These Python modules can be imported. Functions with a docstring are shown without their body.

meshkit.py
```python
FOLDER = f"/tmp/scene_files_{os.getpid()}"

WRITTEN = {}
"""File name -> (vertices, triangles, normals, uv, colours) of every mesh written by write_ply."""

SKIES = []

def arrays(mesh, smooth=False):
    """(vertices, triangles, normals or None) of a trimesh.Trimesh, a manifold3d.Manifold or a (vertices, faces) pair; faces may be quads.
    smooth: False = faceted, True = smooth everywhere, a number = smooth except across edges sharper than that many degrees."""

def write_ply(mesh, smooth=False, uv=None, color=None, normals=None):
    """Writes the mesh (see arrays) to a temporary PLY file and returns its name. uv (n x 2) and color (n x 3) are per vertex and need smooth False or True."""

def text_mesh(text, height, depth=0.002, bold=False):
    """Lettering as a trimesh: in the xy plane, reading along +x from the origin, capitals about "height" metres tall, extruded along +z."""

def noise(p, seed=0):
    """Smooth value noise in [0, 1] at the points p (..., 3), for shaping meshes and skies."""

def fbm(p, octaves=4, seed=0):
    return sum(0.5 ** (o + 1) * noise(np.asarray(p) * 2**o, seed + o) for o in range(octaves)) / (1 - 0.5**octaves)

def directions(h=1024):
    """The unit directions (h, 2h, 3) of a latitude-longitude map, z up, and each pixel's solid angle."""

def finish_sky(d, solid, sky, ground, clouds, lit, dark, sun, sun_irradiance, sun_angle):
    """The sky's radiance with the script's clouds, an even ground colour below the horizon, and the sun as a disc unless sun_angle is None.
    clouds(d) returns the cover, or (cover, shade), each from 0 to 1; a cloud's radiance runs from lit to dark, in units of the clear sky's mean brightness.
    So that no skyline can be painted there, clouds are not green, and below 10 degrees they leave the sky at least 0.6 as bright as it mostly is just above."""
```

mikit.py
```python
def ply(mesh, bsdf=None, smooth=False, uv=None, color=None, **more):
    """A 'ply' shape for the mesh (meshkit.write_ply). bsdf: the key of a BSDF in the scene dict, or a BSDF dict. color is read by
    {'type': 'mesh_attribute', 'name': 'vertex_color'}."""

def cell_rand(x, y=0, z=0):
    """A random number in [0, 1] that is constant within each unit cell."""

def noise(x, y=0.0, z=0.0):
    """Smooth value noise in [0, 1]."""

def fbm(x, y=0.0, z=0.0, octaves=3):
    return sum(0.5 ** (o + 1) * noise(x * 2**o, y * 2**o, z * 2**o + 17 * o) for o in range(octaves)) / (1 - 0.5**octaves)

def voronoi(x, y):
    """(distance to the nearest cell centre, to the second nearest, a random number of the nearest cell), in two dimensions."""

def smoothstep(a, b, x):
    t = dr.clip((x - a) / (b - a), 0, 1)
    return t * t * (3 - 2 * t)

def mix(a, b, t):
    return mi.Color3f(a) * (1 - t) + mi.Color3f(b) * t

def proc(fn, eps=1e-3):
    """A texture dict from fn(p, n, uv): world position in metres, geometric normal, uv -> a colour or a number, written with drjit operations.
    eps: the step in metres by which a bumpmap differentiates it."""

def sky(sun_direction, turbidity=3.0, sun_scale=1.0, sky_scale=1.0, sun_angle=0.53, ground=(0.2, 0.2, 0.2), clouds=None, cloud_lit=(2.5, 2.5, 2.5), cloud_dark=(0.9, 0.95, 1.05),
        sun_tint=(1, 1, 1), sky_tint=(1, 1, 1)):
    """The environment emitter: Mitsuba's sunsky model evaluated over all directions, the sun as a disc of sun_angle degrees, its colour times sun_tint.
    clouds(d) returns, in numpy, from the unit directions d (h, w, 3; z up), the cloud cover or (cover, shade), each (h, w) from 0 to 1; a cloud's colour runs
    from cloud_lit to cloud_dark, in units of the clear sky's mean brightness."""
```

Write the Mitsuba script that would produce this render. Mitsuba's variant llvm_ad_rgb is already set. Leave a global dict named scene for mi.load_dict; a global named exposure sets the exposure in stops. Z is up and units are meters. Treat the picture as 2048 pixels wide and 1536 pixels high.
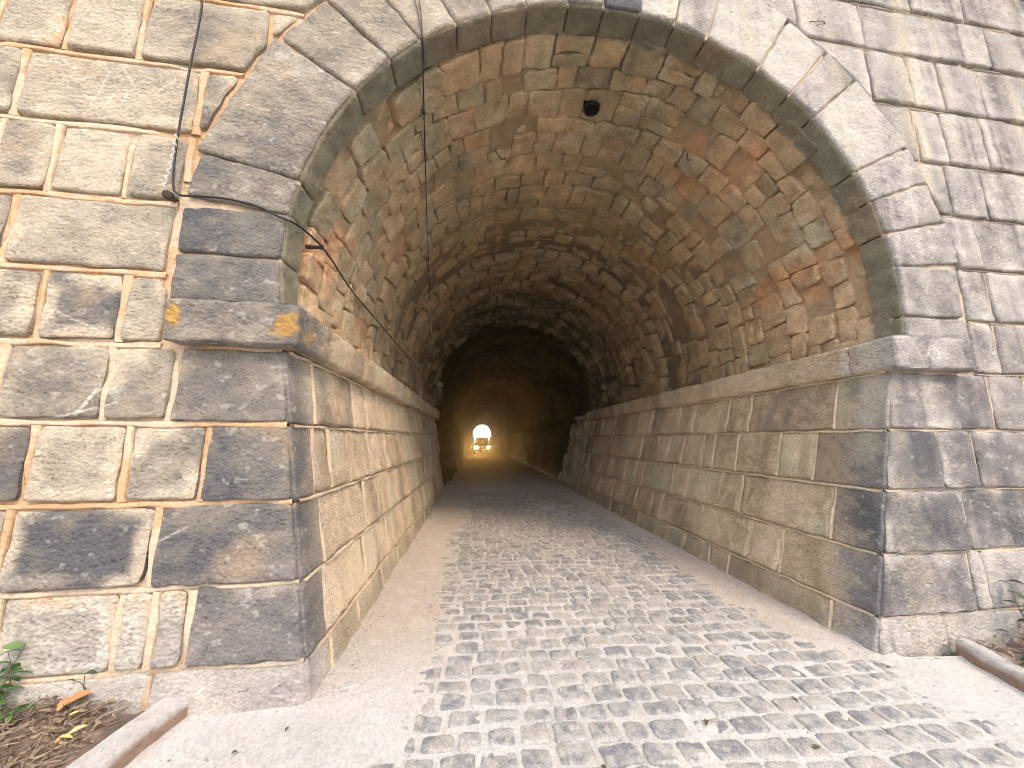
import math, random
import numpy as np, trimesh, shapely, drjit as dr, mitsuba as mi
from scipy.spatial import Delaunay
from shapely.geometry import Polygon, box, LineString, Point
import meshkit, mikit
from mikit import noise, fbm, smoothstep, mix, cell_rand, proc

T = mi.ScalarTransform4f
scene, labels = {}, {}
rng = np.random.default_rng(7)
random.seed(7)

# ------------------------------------------------------------------ camera, light, exposure
FOCAL, YAW, PITCH, ROLL = 740.47, 0.092034, 0.148796, -0.004096
EYE = np.array([0.2515, -2.6472, 1.6])
_f = np.array([math.sin(YAW) * math.cos(PITCH), math.cos(YAW) * math.cos(PITCH), math.sin(PITCH)])
_r = np.cross(_f, [0, 0, 1]); _r /= np.linalg.norm(_r)
_d = np.cross(_f, _r)
_up = -(-math.sin(ROLL) * _r + math.cos(ROLL) * _d)
scene['camera'] = {'type': 'perspective', 'fov': math.degrees(2 * math.atan(1024 / FOCAL)), 'fov_axis': 'x', 'near_clip': 0.05, 'far_clip': 2000.0,
                   'to_world': T().look_at(origin=EYE.tolist(), target=(EYE + _f).tolist(), up=_up.tolist())}
scene['sky'] = mikit.sky((0.35, -0.75, 0.75), turbidity=3, sun_scale=0.2, sun_angle=16, clouds=lambda d: 1.0, cloud_lit=(2.43, 2.5, 2.62), ground=(0.34, 0.31, 0.28), sun_tint=(1, 0.95, 0.9))
exposure = 3.25

# ------------------------------------------------------------------ the place in numbers (metres; the tunnel runs along +y, the portal wall stands on y = K x)
K = 0.0497
XC, ZC, RV, RO = 1.44, 2.87, 2.56, 3.28          # centre, soffit radius and outer radius of the arch ring
COURSE = [7.6, 7.05, 6.55, 6.05, 5.5, 4.89, 4.285, 3.732, 3.2, 2.685, 2.198, 1.695, 1.2, 0.71, 0.255, -0.06]   # bed joints of the portal wall, from the top
XL = lambda z: -0.74 - 0.15 * np.asarray(z, float)
XR = lambda z: 3.30 + 0.23 * np.asarray(z, float)
END = 9.2                                         # where the masonry lining ends

# thin haze added to make a glow round the headlights, in place of lens glare
scene['glow_haze'] = {'type': 'homogeneous', 'albedo': 0.95, 'sigma_t': 0.003, 'phase': {'type': 'hg', 'g': 0.9}}
scene['camera']['medium'] = {'type': 'ref', 'id': 'glow_haze'}
scene['haze'] = {'type': 'cube', 'to_world': T().translate([0, 60, 15]).scale([420, 420, 16.3]), 'bsdf': {'type': 'null'}, 'interior': {'type': 'ref', 'id': 'glow_haze'}}
labels['haze'] = {'label': 'thin haze added for the glow round the headlights', 'category': 'haze', 'kind': 'stuff'}

# ------------------------------------------------------------------ materials
def C(*v): return mi.Color3f(*v)

def tone(t, warm):
    """cream, beige, grey, slate; warm from grey-lavender (0) to ochre (1)"""
    a = mix(C(.46, .435, .415), C(.475, .42, .34), warm)
    b = mix(C(.33, .31, .305), C(.35, .308, .255), warm)
    c = mix(C(.185, .17, .175), C(.20, .18, .16), warm)
    d = C(.095, .096, .108)
    x = mix(a, b, dr.clip(t * 2.8, 0, 1))
    x = mix(x, c, dr.clip((t - .36) * 3.2, 0, 1))
    return mix(x, d, dr.clip((t - .67) * 3.0, 0, 1))

def seg(x, z, ax, az, bx, bz, w):
    """0..1 mask of a chalk or scratch stroke on the portal wall"""
    dx, dz = bx - ax, bz - az
    t = dr.clip(((x - ax) * dx + (z - az) * dz) / (dx * dx + dz * dz), 0, 1)
    d = dr.sqrt(dr.square(x - ax - t * dx) + dr.square(z - az - t * dz))
    return 1 - smoothstep(w * .4, w, d)

def masonry(p, n, uv):
    t, r = dr.maximum(uv.x, 0), uv.y
    x, y, z = p.x, p.y, p.z
    deep = y - K * x
    o = r * 9.0
    big = fbm(x * 1.9 + o, y * 1.9, z * 1.5 + o, 3)
    mid = fbm(x * 9 + o, y * 9, z * 11, 3)
    fine = noise(x * 55, y * 55, z * 80)
    grit = noise(x * 130, y * 130, z * 150)
    streak = noise(x * 7.5 + 3, y * 3.5, z * .55) * .6 + noise(x * 21, y * 8, z * 1.1) * .4
    inside = smoothstep(.12, .5, deep + (mid - .5) * .35)
    # outside: grey and beige stone under vertical weather streaks
    warm = dr.clip(.95 - .27 * (x + 1.2) + (big - .5) * 1.1, 0, 1) * (.15 + .85 * smoothstep(.15, 1.1, z))
    tt = t * .9 + .03 + .06 + .07 * smoothstep(0, 3, x) + (big - .5) * .75 + (mid - .5) * .46 + (streak - .5) * .6 * smoothstep(-1.4, 2.5, x + .8 * (big - .5)) + (streak - .5) * .2
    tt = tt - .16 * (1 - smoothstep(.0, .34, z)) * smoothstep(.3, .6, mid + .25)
    out = tone(dr.clip(tt, 0, 1), warm)
    rust = smoothstep(.60, .78, fbm(x * 3.1 + 40, y * 3 + o, z * 2.3, 3)) * smoothstep(2.4, .2, x)
    out = mix(out, C(.40, .29, .19), rust * .4)
    out = mix(out, C(.52, .475, .37), smoothstep(.56, .78, noise(x * 5.5 + 30, y * 3, z * .4) * .7 + mid * .3) * smoothstep(-.6, 1.5, x) * .55)
    pale = smoothstep(.66, .8, noise(x * 15 + 9, y * 15, z * 15) * .6 + noise(x * 38, y * 38, z * 38) * .4)
    out = mix(out, C(.50, .485, .46), pale * .32)
    # orange lichen on the left ledge, moss-grey crust
    l1 = dr.sqrt(dr.square((x + 1.02) / .085) + dr.square((z - 2.33) / .10)) + (mid - .5) * 1.9 + (fine - .5) * .7
    l2 = dr.sqrt(dr.square((x + 1.68) / .04) + dr.square((z - 2.38) / .09)) + (mid - .5) * 2.2 + (fine - .5) * .7
    lich = (1 - smoothstep(.55, 1.15, dr.minimum(l1, l2) + (grit - .5) * .5)) * (1 - smoothstep(.1, .3, deep))
    out = mix(out, mix(C(.36, .19, .045), C(.50, .30, .06), fine), lich * .8)
    # chalk strokes and scratches on the front
    s = seg(x, z, -2.20, 1.74, -2.03, 2.06, .016)
    for a in ((-2.45, 3.86, -2.37, 4.2), (-2.37, 3.86, -2.33, 3.98), (-2.26, 3.9, -2.25, 4.02), (-2.30, 4.2, -2.22, 4.08), (-2.07, 4.03, -1.97, 4.17), (-2.3, 1.72, -1.98, 1.82), (-2.55, 2.45, -2.1, 2.25), (-1.66, .98, -1.52, 1.06)):
        s = dr.maximum(s, seg(x, z, *a, .011) * .6)
    ring = dr.abs(dr.sqrt(dr.square(x - 4.1) + dr.square(z - 2.34)) - .055)
    s = dr.maximum(s, (1 - smoothstep(.008, .02, ring)) * .6)
    star = dr.sqrt(dr.square(x - 2.96) + dr.square(z - 5.25)) + (fine - .5) * .05
    s = dr.maximum(s, 1 - smoothstep(.012, .05, star))
    out = mix(out, C(.66, .64, .60), s * .7 * (.4 + .6 * fine) * (1 - smoothstep(.05, .2, deep)))
    # inside: sandy brown, dust and damp streaks
    bt = dr.clip(t * .9 + (big - .5) * 1.0 + (mid - .5) * .4 + (noise(x, y * 5.5, z * .35) - .5) * .7 + (noise(x, y * 16, z * .6) - .5) * .35, 0, 1)
    brown = mix(C(.45, .36, .265), C(.285, .22, .155), dr.clip(bt * 1.7, 0, 1))
    brown = mix(brown, C(.17, .145, .125), dr.clip((bt - .55) * 2.2, 0, 1))
    brown = mix(brown, C(.38, .38, .29), smoothstep(.55, .8, noise(x * 2, y * 1.6 + 3, z * 1.2 + o)) * .45)
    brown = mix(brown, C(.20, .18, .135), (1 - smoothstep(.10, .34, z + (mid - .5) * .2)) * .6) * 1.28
    smear = dr.clip(-uv.x, 0, 1) * smoothstep(.3, .62, mid)
    out = mix(out, mix(mix(C(.58, .36, .19), C(.64, .50, .36), smoothstep(.35, .65, big)), C(.52, .47, .41), smoothstep(-1.2, .2, x)), smear * (1 - .5 * fine))
    col = mix(out, brown, inside)
    pit = 1 - smoothstep(.16, .32, noise(x * 62, y * 62, z * 78))
    col = col * (1 - .36 * pit * smoothstep(.35, .6, mid))
    return dr.clip(col * (.70 + (.16 + .5 * r) * (fine - .3) + (.30 + .35 * (1 - r)) * (grit - .25) + .1), .01, .85)

def vaultcol(p, n, uv):
    t, r = uv.x, uv.y
    x, y, z = p.x, p.y, p.z
    o = r * 7
    big = fbm(x * 1.3 + 5, y * 1.1, z * 1.3, 3)
    mid = fbm(x * 8 + o, y * 8, z * 8, 3)
    fine = noise(x * 50, y * 50, z * 50)
    grit = noise(x * 120, y * 120, z * 120)
    q = dr.clip(t * .5 + .12 + (big - .5) * 1.3 + (fbm(x * 4 + 9, y * 4, z * 4, 3) - .5) * 1.0 + (mid - .5) * .8, 0, 1)
    c = mix(C(.47, .34, .22), C(.36, .27, .175), dr.clip(q * 2.2, 0, 1))
    c = mix(c, C(.27, .235, .165), dr.clip((q - .4) * 3, 0, 1))
    c = mix(c, C(.13, .105, .08), dr.clip((q - .75) * 3, 0, 1))
    c = mix(c, C(.42, .38, .28), smoothstep(.52, .72, fbm(x * 2.4 + 3, y * 2.4, z * 2.4, 3)) * .6)
    c = mix(c, C(.47, .255, .135), smoothstep(.56, .76, fbm(x * 1.7 + 20, y * 1.5, z * 1.7, 3)) * .7)
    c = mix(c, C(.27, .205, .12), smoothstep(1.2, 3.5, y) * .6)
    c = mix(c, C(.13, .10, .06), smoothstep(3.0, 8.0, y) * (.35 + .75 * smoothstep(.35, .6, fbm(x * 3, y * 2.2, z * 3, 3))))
    c = c * 1.12 * (.5 + 1.0 * mid)
    soot = (1 - smoothstep(.20, .27, y - K * x + (mid - .5) * .10))
    c = mix(c, C(.07, .068, .056) + C(.15, .145, .11) * mid, soot * .85)
    return dr.clip(c * (.7 + .38 * fine + .26 * grit), .01, .8)

def mortarcol(p, n, uv):
    x, y, z = p.x, p.y, p.z
    big = fbm(x * 1.6, y * 1.6, z * 1.6, 3)
    mid = fbm(x * 12, y * 12, z * 12, 3)
    fine = noise(x * 70, y * 70, z * 70)
    deep = y - K * x
    left = mix(C(.58, .375, .225), C(.62, .50, .38), smoothstep(.36, .62, big + (mid - .5) * .5))
    left = mix(left, C(.48, .29, .19), smoothstep(.62, .78, mid) * .7)
    right = mix(C(.44, .385, .33), C(.60, .50, .38), smoothstep(.4, .62, big))
    out = mix(left, right, smoothstep(-1.5, -.2, x + (big - .5) * 1.0 + .7 * (1 - smoothstep(.5, 1.3, z))))
    inn = mix(C(.66, .55, .42), C(.50, .40, .29), mid)
    c = mix(out, inn, smoothstep(.05, .35, deep))
    return dr.clip(c * (.8 + .36 * fine), .01, .85)

def vmortarcol(p, n, uv):
    x, y, z = p.x, p.y, p.z
    big = fbm(x * 1.5 + 2, y * 1.5, z * 1.5, 3)
    mid = fbm(x * 10, y * 10, z * 10, 3)
    c = mix(C(.42, .305, .20), C(.33, .25, .165), smoothstep(.35, .62, big))
    c = mix(c, C(.52, .30, .165), smoothstep(.56, .74, fbm(x * 1.7 + 20, y * 1.5, z * 1.7, 3)) * .75)
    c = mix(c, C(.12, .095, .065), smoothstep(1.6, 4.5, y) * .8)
    return dr.clip(c * (.7 + .6 * mid), .01, .8)

def dustcol(p, n, uv):
    x, y = p.x, p.y
    big = fbm(x * 1.1, y * 1.1, 3, 3)
    mid = fbm(x * 8, y * 8, 1, 3)
    fine = noise(x * 90, y * 90, 2)
    c = mix(C(.52, .508, .51), C(.47, .455, .45), smoothstep(.35, .65, big))
    sand = C(.475, .42, .38)
    edge = dr.minimum(x + .02, 2.72 - x) + (mid - .5) * .35 + (big - .5) * .3
    s = (1 - smoothstep(-.1, .12, edge)) * smoothstep(-.5, 1.2, y)
    c = mix(c, sand, s)
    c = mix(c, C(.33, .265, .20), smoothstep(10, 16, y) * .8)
    c = mix(c, C(.54, .50, .48), smoothstep(.56, .72, mid) * .5)
    return dr.clip(c * (.84 + .3 * fine), .01, .8)

def settcol(p, n, uv):
    t, r = uv.x, uv.y
    x, y = p.x, p.y
    mid = fbm(x * 22 + r * 5, y * 22, 1, 3)
    fine = noise(x * 120, y * 120, 5)
    c = mix(C(.215, .218, .24), C(.42, .405, .40), dr.clip(t + .05 + (mid - .5) * 1.9, 0, 1))
    c = mix(c, C(.40, .37, .35), smoothstep(.50, .66, fbm(x * 14 + 3, y * 14, 8, 3)) * .75)
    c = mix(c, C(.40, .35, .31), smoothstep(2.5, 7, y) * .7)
    speck = noise(x * 210, y * 210, 9)
    return dr.clip(c * (.62 + .42 * fine + .34 * speck), .01, .8)

def concretecol(p, n, uv):
    x, y, z = p.x, p.y, p.z
    mid = fbm(x * 12, y * 12, z * 12, 3)
    fine = noise(x * 80, y * 80, z * 80)
    c = mix(C(.24, .17, .13), C(.42, .405, .40), smoothstep(.055, .10, z + (mid - .5) * .05))
    return dr.clip(c * (.62 + .5 * mid + .3 * fine), .01, .8)

def soilcol(p, n, uv):
    x, y, z = p.x, p.y, p.z
    mid = fbm(x * 10, y * 10, z * 10, 3)
    fine = noise(x * 60, y * 60, z * 60)
    c = mix(C(.10, .07, .055), C(.27, .20, .17), mid)
    c = mix(c, C(.34, .28, .25), smoothstep(.5, .7, fbm(x * 4, y * 4, 2, 3)) * .7)
    return dr.clip(c * (.6 + .7 * fine), .01, .7)

def rockcol(p, n, uv):
    x, y, z = p.x, p.y, p.z
    big = fbm(x * .9, y * .7, z * .9, 3)
    mid = fbm(x * 5, y * 5, z * 5, 3)
    c = mix(C(.032, .023, .014), C(.10, .068, .036), dr.clip(big * .7 + mid * .6 - .15, 0, 1))
    return dr.clip(c * (.6 + .7 * mid), .01, .7)

def groundcol(p, n, uv):
    m = fbm(p.x * .6, p.y * .6, 0, 3)
    return mix(C(.33, .27, .21), C(.16, .15, .07), smoothstep(.4, .65, m))

def hillcol(p, n, uv):
    m = fbm(p.x * .5, p.y * .5, p.z * .5, 3)
    return mix(C(.05, .08, .025), C(.13, .12, .05), m)

def stonebump(p, n, uv):
    inn = smoothstep(.1, .4, p.y - K * p.x)
    return fbm(p.x * 17, p.y * 17, p.z * 20, 3) * (.30 + .8 * inn) + fbm(p.x * 42, p.y * 42, p.z * 52, 2) * (.42 - .1 * inn)

def softbump(p, n, uv):
    return fbm(p.x * 30, p.y * 30, p.z * 30, 3)

def mat(key, fn, rough=.9, bump=None, depth=0.008, spec=.3):
    b = {'type': 'principled', 'base_color': proc(fn), 'roughness': rough, 'specular': spec}
    if bump is not None:
        b = {'type': 'bumpmap', 'arbitrary': proc(bump, eps=2.5e-3), 'scale': depth, 'bsdf': b}
    scene[key] = {'type': 'twosided', 'bsdf': b}

def plain(key, rgb, rough=.7, metallic=0., spec=.4):
    scene[key] = {'type': 'twosided', 'bsdf': {'type': 'principled', 'base_color': {'type': 'rgb', 'value': list(rgb)}, 'roughness': rough, 'metallic': metallic, 'specular': spec}}

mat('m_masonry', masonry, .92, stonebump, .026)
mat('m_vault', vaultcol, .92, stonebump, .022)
mat('m_mortar', mortarcol, .95, softbump, .008)
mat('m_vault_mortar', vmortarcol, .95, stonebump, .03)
mat('m_dust', dustcol, .96, softbump, .0045)
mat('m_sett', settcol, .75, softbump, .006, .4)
mat('m_concrete', concretecol, .9, softbump, .006)
mat('m_soil', soilcol, .97, softbump, .01)
mat('m_rock', rockcol, .9)
mat('m_ground', groundcol, .96)
mat('m_hill', hillcol, .95)
plain('m_cable', (.02, .019, .022), .5)
plain('m_wire', (.55, .45, .30), .5)
plain('m_tape', (.62, .60, .56), .6)
plain('m_iron', (.055, .035, .03), .65, .3)
plain('m_hole', (.015, .012, .012), .9)
plain('m_rope', (.42, .36, .28), .9)
plain('m_stem', (.10, .09, .045), .8)
def leafmat(key, a, b, thin=.25):
    fn = lambda p, n, uv: mix(C(*a), C(*b), dr.clip(uv.y * .8 + .5 * noise(p.x * 60, p.y * 60, p.z * 60) - .1, 0, 1))
    scene[key] = {'type': 'twosided', 'bsdf': {'type': 'principled', 'base_color': proc(fn), 'roughness': .6, 'specular': .35}}
leafmat('m_leaf_green', (.05, .12, .03), (.12, .21, .07))
leafmat('m_leaf_dark', (.03, .06, .028), (.06, .10, .05))
leafmat('m_leaf_dry', (.12, .085, .055), (.34, .255, .17))
leafmat('m_leaf_grey', (.10, .075, .065), (.40, .32, .27))
leafmat('m_leaf_orange', (.42, .19, .075), (.52, .27, .12))
leafmat('m_leaf_yellow', (.62, .40, .14), (.72, .50, .22))
plain('m_car', (.10, .10, .11), .35, .2)
plain('m_tyre', (.02, .02, .02), .85)
plain('m_glass', (.02, .022, .025), .08, 0, .7)

# ------------------------------------------------------------------ helpers
used = {}
def numbered(key):
    k = used.get(key, -1) + 1
    used[key] = k
    return key if k == 0 else f'{key}_{k:03d}'

def add(key, shape, **lab):
    key = numbered(key)
    scene[key] = shape
    if lab: labels[key] = lab
    return key

def joined(parts):
    """[(v, f, uv)] -> one (v, f, uv)"""
    v, f, u, n = [], [], [], 0
    for a, b, c in parts:
        v.append(a); f.append(b + n); u.append(c); n += len(a)
    return np.vstack(v), np.vstack(f), np.vstack(u)

def shape(part, bsdf, smooth=True):
    v, f, uv = part
    return mikit.ply((v, f), bsdf, smooth=smooth, uv=uv)

def nz(v, s, seed): return meshkit.noise(np.asarray(v) * s, seed) - .5

def slab(poly, fmap, sp=.03, smear=0., proud=.02, depth=.06, rad=.014, amp=.006, t=.3, r=None, gap=.008, tilt=0., tilt2=0., seed=None, rag=.006, freq=7.):
    """A stone whose face is the polygon in (u, v); fmap(u, v, h) puts it in the world; h grows out of the wall."""
    seed = int(rng.integers(1e6)) if seed is None else seed
    r = float(rng.random()) if r is None else r
    g = poly.buffer(-gap - .02).buffer(.02)
    if g.is_empty: return None
    if g.geom_type != 'Polygon': g = max(g.geoms, key=lambda a: a.area)
    if g.area < .002: return None
    L = g.exterior.length
    n = max(12, int(L / sp))
    ring = np.array([g.exterior.interpolate(i / n, normalized=True).coords[0] for i in range(n)])
    off = np.array([[0, 0, seed % 97.]])
    ring3 = np.c_[ring, np.zeros(n)] + off
    ring = ring + rag * 2 * np.c_[nz(ring3, 11, 1), nz(ring3, 11, 2)]
    g = Polygon(ring)
    if not g.is_valid: g = g.buffer(0)
    if g.geom_type != 'Polygon': g = max(g.geoms, key=lambda a: a.area)
    ring = np.array(g.exterior.coords)[:-1]
    if not g.exterior.is_ccw: ring = ring[::-1]
    n = len(ring)
    pts = [ring]
    for q in (.3, 1.0):
        b = g.buffer(-rad * q)
        if b.is_empty: continue
        if b.geom_type != 'Polygon': b = max(b.geoms, key=lambda a: a.area)
        m = max(8, int(b.exterior.length / sp))
        pts.append(np.array([b.exterior.interpolate(i / m, normalized=True).coords[0] for i in range(m)]))
    x0, y0, x1, y1 = g.bounds
    gx, gy = np.meshgrid(np.arange(x0, x1, sp), np.arange(y0, y1, sp))
    gp = np.c_[gx.ravel(), gy.ravel()] + rng.uniform(-.2, .2, (gx.size, 2)) * sp
    inner = g.buffer(-rad - sp * .5)
    if not inner.is_empty:
        pts.append(gp[shapely.contains_xy(inner, gp[:, 0], gp[:, 1])])
    P = np.vstack(pts)
    tri = Delaunay(P).simplices
    cen = P[tri].mean(1)
    tri = tri[shapely.contains_xy(g, cen[:, 0], cen[:, 1])]
    a, b, c = P[tri[:, 0]], P[tri[:, 1]], P[tri[:, 2]]
    cr = (b[:, 0] - a[:, 0]) * (c[:, 1] - a[:, 1]) - (b[:, 1] - a[:, 1]) * (c[:, 0] - a[:, 0])
    tri = tri[np.abs(cr) > 1e-9]; cr = cr[np.abs(cr) > 1e-9]
    tri[cr < 0] = tri[cr < 0][:, ::-1]
    d = shapely.distance(shapely.points(P), g.exterior)
    d[:n] = 0
    e = np.clip(1 - d / rad, 0, 1)
    P3 = np.c_[P, np.zeros(len(P))] + off
    cu, cv = g.centroid.x, g.centroid.y
    h = proud - rad * (1 - np.sqrt(np.clip(1 - e * e, 0, 1))) + amp * 2 * (nz(P3, freq, 3) + .5 * nz(P3, freq * 2.3, 4) + .3 * nz(P3, freq * 5, 5)) - tilt * (P[:, 1] - cv) - tilt2 * (P[:, 0] - cu)
    top = fmap(P[:, 0], P[:, 1], h)
    sk0, sk1 = top[:n], fmap(ring[:, 0], ring[:, 1], np.full(n, proud - depth))
    i = np.arange(n); j = (i + 1) % n
    sf = np.vstack([np.c_[i, i + n, j], np.c_[j, i + n, j + n]])
    N = len(P)
    v = np.vstack([top, sk0, sk1]); f = np.vstack([tri, sf + N])
    uv = np.tile([t, r], (len(v), 1))
    if smear > 0:
        e = np.clip(1 - d / .10, 0, 1) * np.clip((meshkit.noise(P3 * 4.5, 12) - .42) * 4, 0, 1) * smear
        uv[:N, 0] = t - (t + 1) * e
    return v, f, uv

NF = np.array([K, -1, 0]) / math.hypot(K, 1)
def front(u, v, h):
    return np.c_[u + NF[0] * h, K * u + NF[1] * h, v + 0 * h]
def leftwall(u, v, h): return np.c_[XL(v) + .988 * h, u, v + .148 * h]
def rightwall(u, v, h): return np.c_[XR(v) - .974 * h, u, v + .22 * h]
RM = RV + .055                                      # vault stones are set against this radius
def vault(u, v, h):
    """u along the tunnel, v the angle times RM"""
    a = v / RM; rr = RM - h
    return np.c_[XC + rr * np.cos(a), u, ZC + rr * np.sin(a)]

def tube(points, rad, sides=6, uv=(0, .5), closed=False):
    P = np.asarray(points, float); n = len(P)
    tan = np.gradient(P, axis=0); tan /= np.linalg.norm(tan, axis=1)[:, None]
    A = np.zeros_like(P)
    ref = np.array([0, 0, 1.]) if abs(tan[0, 2]) < .8 else np.array([0, 1., 0])
    for i in range(n):
        ref = ref - tan[i] * (ref @ tan[i]); ref = ref / np.linalg.norm(ref); A[i] = ref
    B = np.cross(tan, A)
    rr = np.broadcast_to(np.asarray(rad, float), (n,))
    th = np.arange(sides) * 2 * math.pi / sides
    v = (P[:, None] + rr[:, None, None] * (np.cos(th)[None, :, None] * A[:, None] + np.sin(th)[None, :, None] * B[:, None])).reshape(-1, 3)
    f = []
    for i in range(n - 1):
        for j in range(sides):
            a, b = i * sides + j, i * sides + (j + 1) % sides
            f += [[a, b, a + sides], [b, b + sides, a + sides]]
    v = np.vstack([v, P[:1], P[-1:]])
    for j in range(sides):
        f += [[(j + 1) % sides, j, len(v) - 2], [(n - 1) * sides + j, (n - 1) * sides + (j + 1) % sides, len(v) - 1]]
    return v, np.array(f), np.tile(uv, (len(v), 1))

def spline(pts, n=40):
    from scipy.interpolate import PchipInterpolator
    P = np.asarray(pts, float)
    s = np.r_[0, np.cumsum(np.linalg.norm(np.diff(P, axis=0), axis=1))]
    return PchipInterpolator(s, P)(np.linspace(0, s[-1], n))

def lump(center, radii, seed, sub=3, amp=.25, freq=2., uv=(.4, .5)):
    m = trimesh.creation.icosphere(subdivisions=sub)
    v = np.array(m.vertices)
    v = v * (1 + amp * 2 * nz(v + seed, freq, 3))[:, None] * np.asarray(radii) + center
    return v, np.array(m.faces), np.tile(uv, (len(v), 1))

def hull(points, uv=(.4, .5)):
    m = trimesh.convex.convex_hull(np.asarray(points, float))
    return np.array(m.vertices), np.array(m.faces), np.tile(uv, (len(m.vertices), 1))

def boxpart(x0, x1, y0, y1, z0, z1, bev=.02):
    P = []
    for sx, x in ((1, x0), (-1, x1)):
        for sy, y in ((1, y0), (-1, y1)):
            for sz, z in ((1, z0), (-1, z1)):
                P += [(x + sx * bev, y + sy * bev, z), (x + sx * bev, y, z + sz * bev), (x, y + sy * bev, z + sz * bev)]
    return hull(P)

def grid(us, vs, fn):
    U, V = np.meshgrid(us, vs, indexing='ij')
    v = fn(U.ravel(), V.ravel())
    i, j = np.meshgrid(np.arange(len(us) - 1), np.arange(len(vs) - 1), indexing='ij')
    a = (i * len(vs) + j).ravel(); b = a + len(vs)
    f = np.vstack([np.c_[a, b, b + 1], np.c_[a, b + 1, a + 1]])
    return v, f, np.tile([.4, .5], (len(v), 1))

def flat(poly, fmap, h, sp=.05, amp=.004):
    """a sheet over a polygon with holes"""
    x0, y0, x1, y1 = poly.bounds
    gx, gy = np.meshgrid(np.arange(x0, x1, sp), np.arange(y0, y1, sp))
    gp = np.c_[gx.ravel(), gy.ravel()]
    inner = poly.buffer(-sp * .4)
    pts = [gp[shapely.contains_xy(inner, gp[:, 0], gp[:, 1])]]
    for rg in [poly.exterior, *poly.interiors]:
        m = int(rg.length / sp) + 4
        pts.append(np.array([rg.interpolate(i / m, normalized=True).coords[0] for i in range(m)]))
    P = np.vstack(pts)
    tri = Delaunay(P).simplices
    cen = P[tri].mean(1)
    tri = tri[shapely.contains_xy(poly, cen[:, 0], cen[:, 1])]
    P3 = np.c_[P, np.zeros(len(P))]
    v = fmap(P[:, 0], P[:, 1], h + amp * 2 * (nz(P3, 5, 8) + .7 * nz(P3, 17, 9)))
    return v, tri, np.tile([.4, .5], (len(v), 1))

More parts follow.
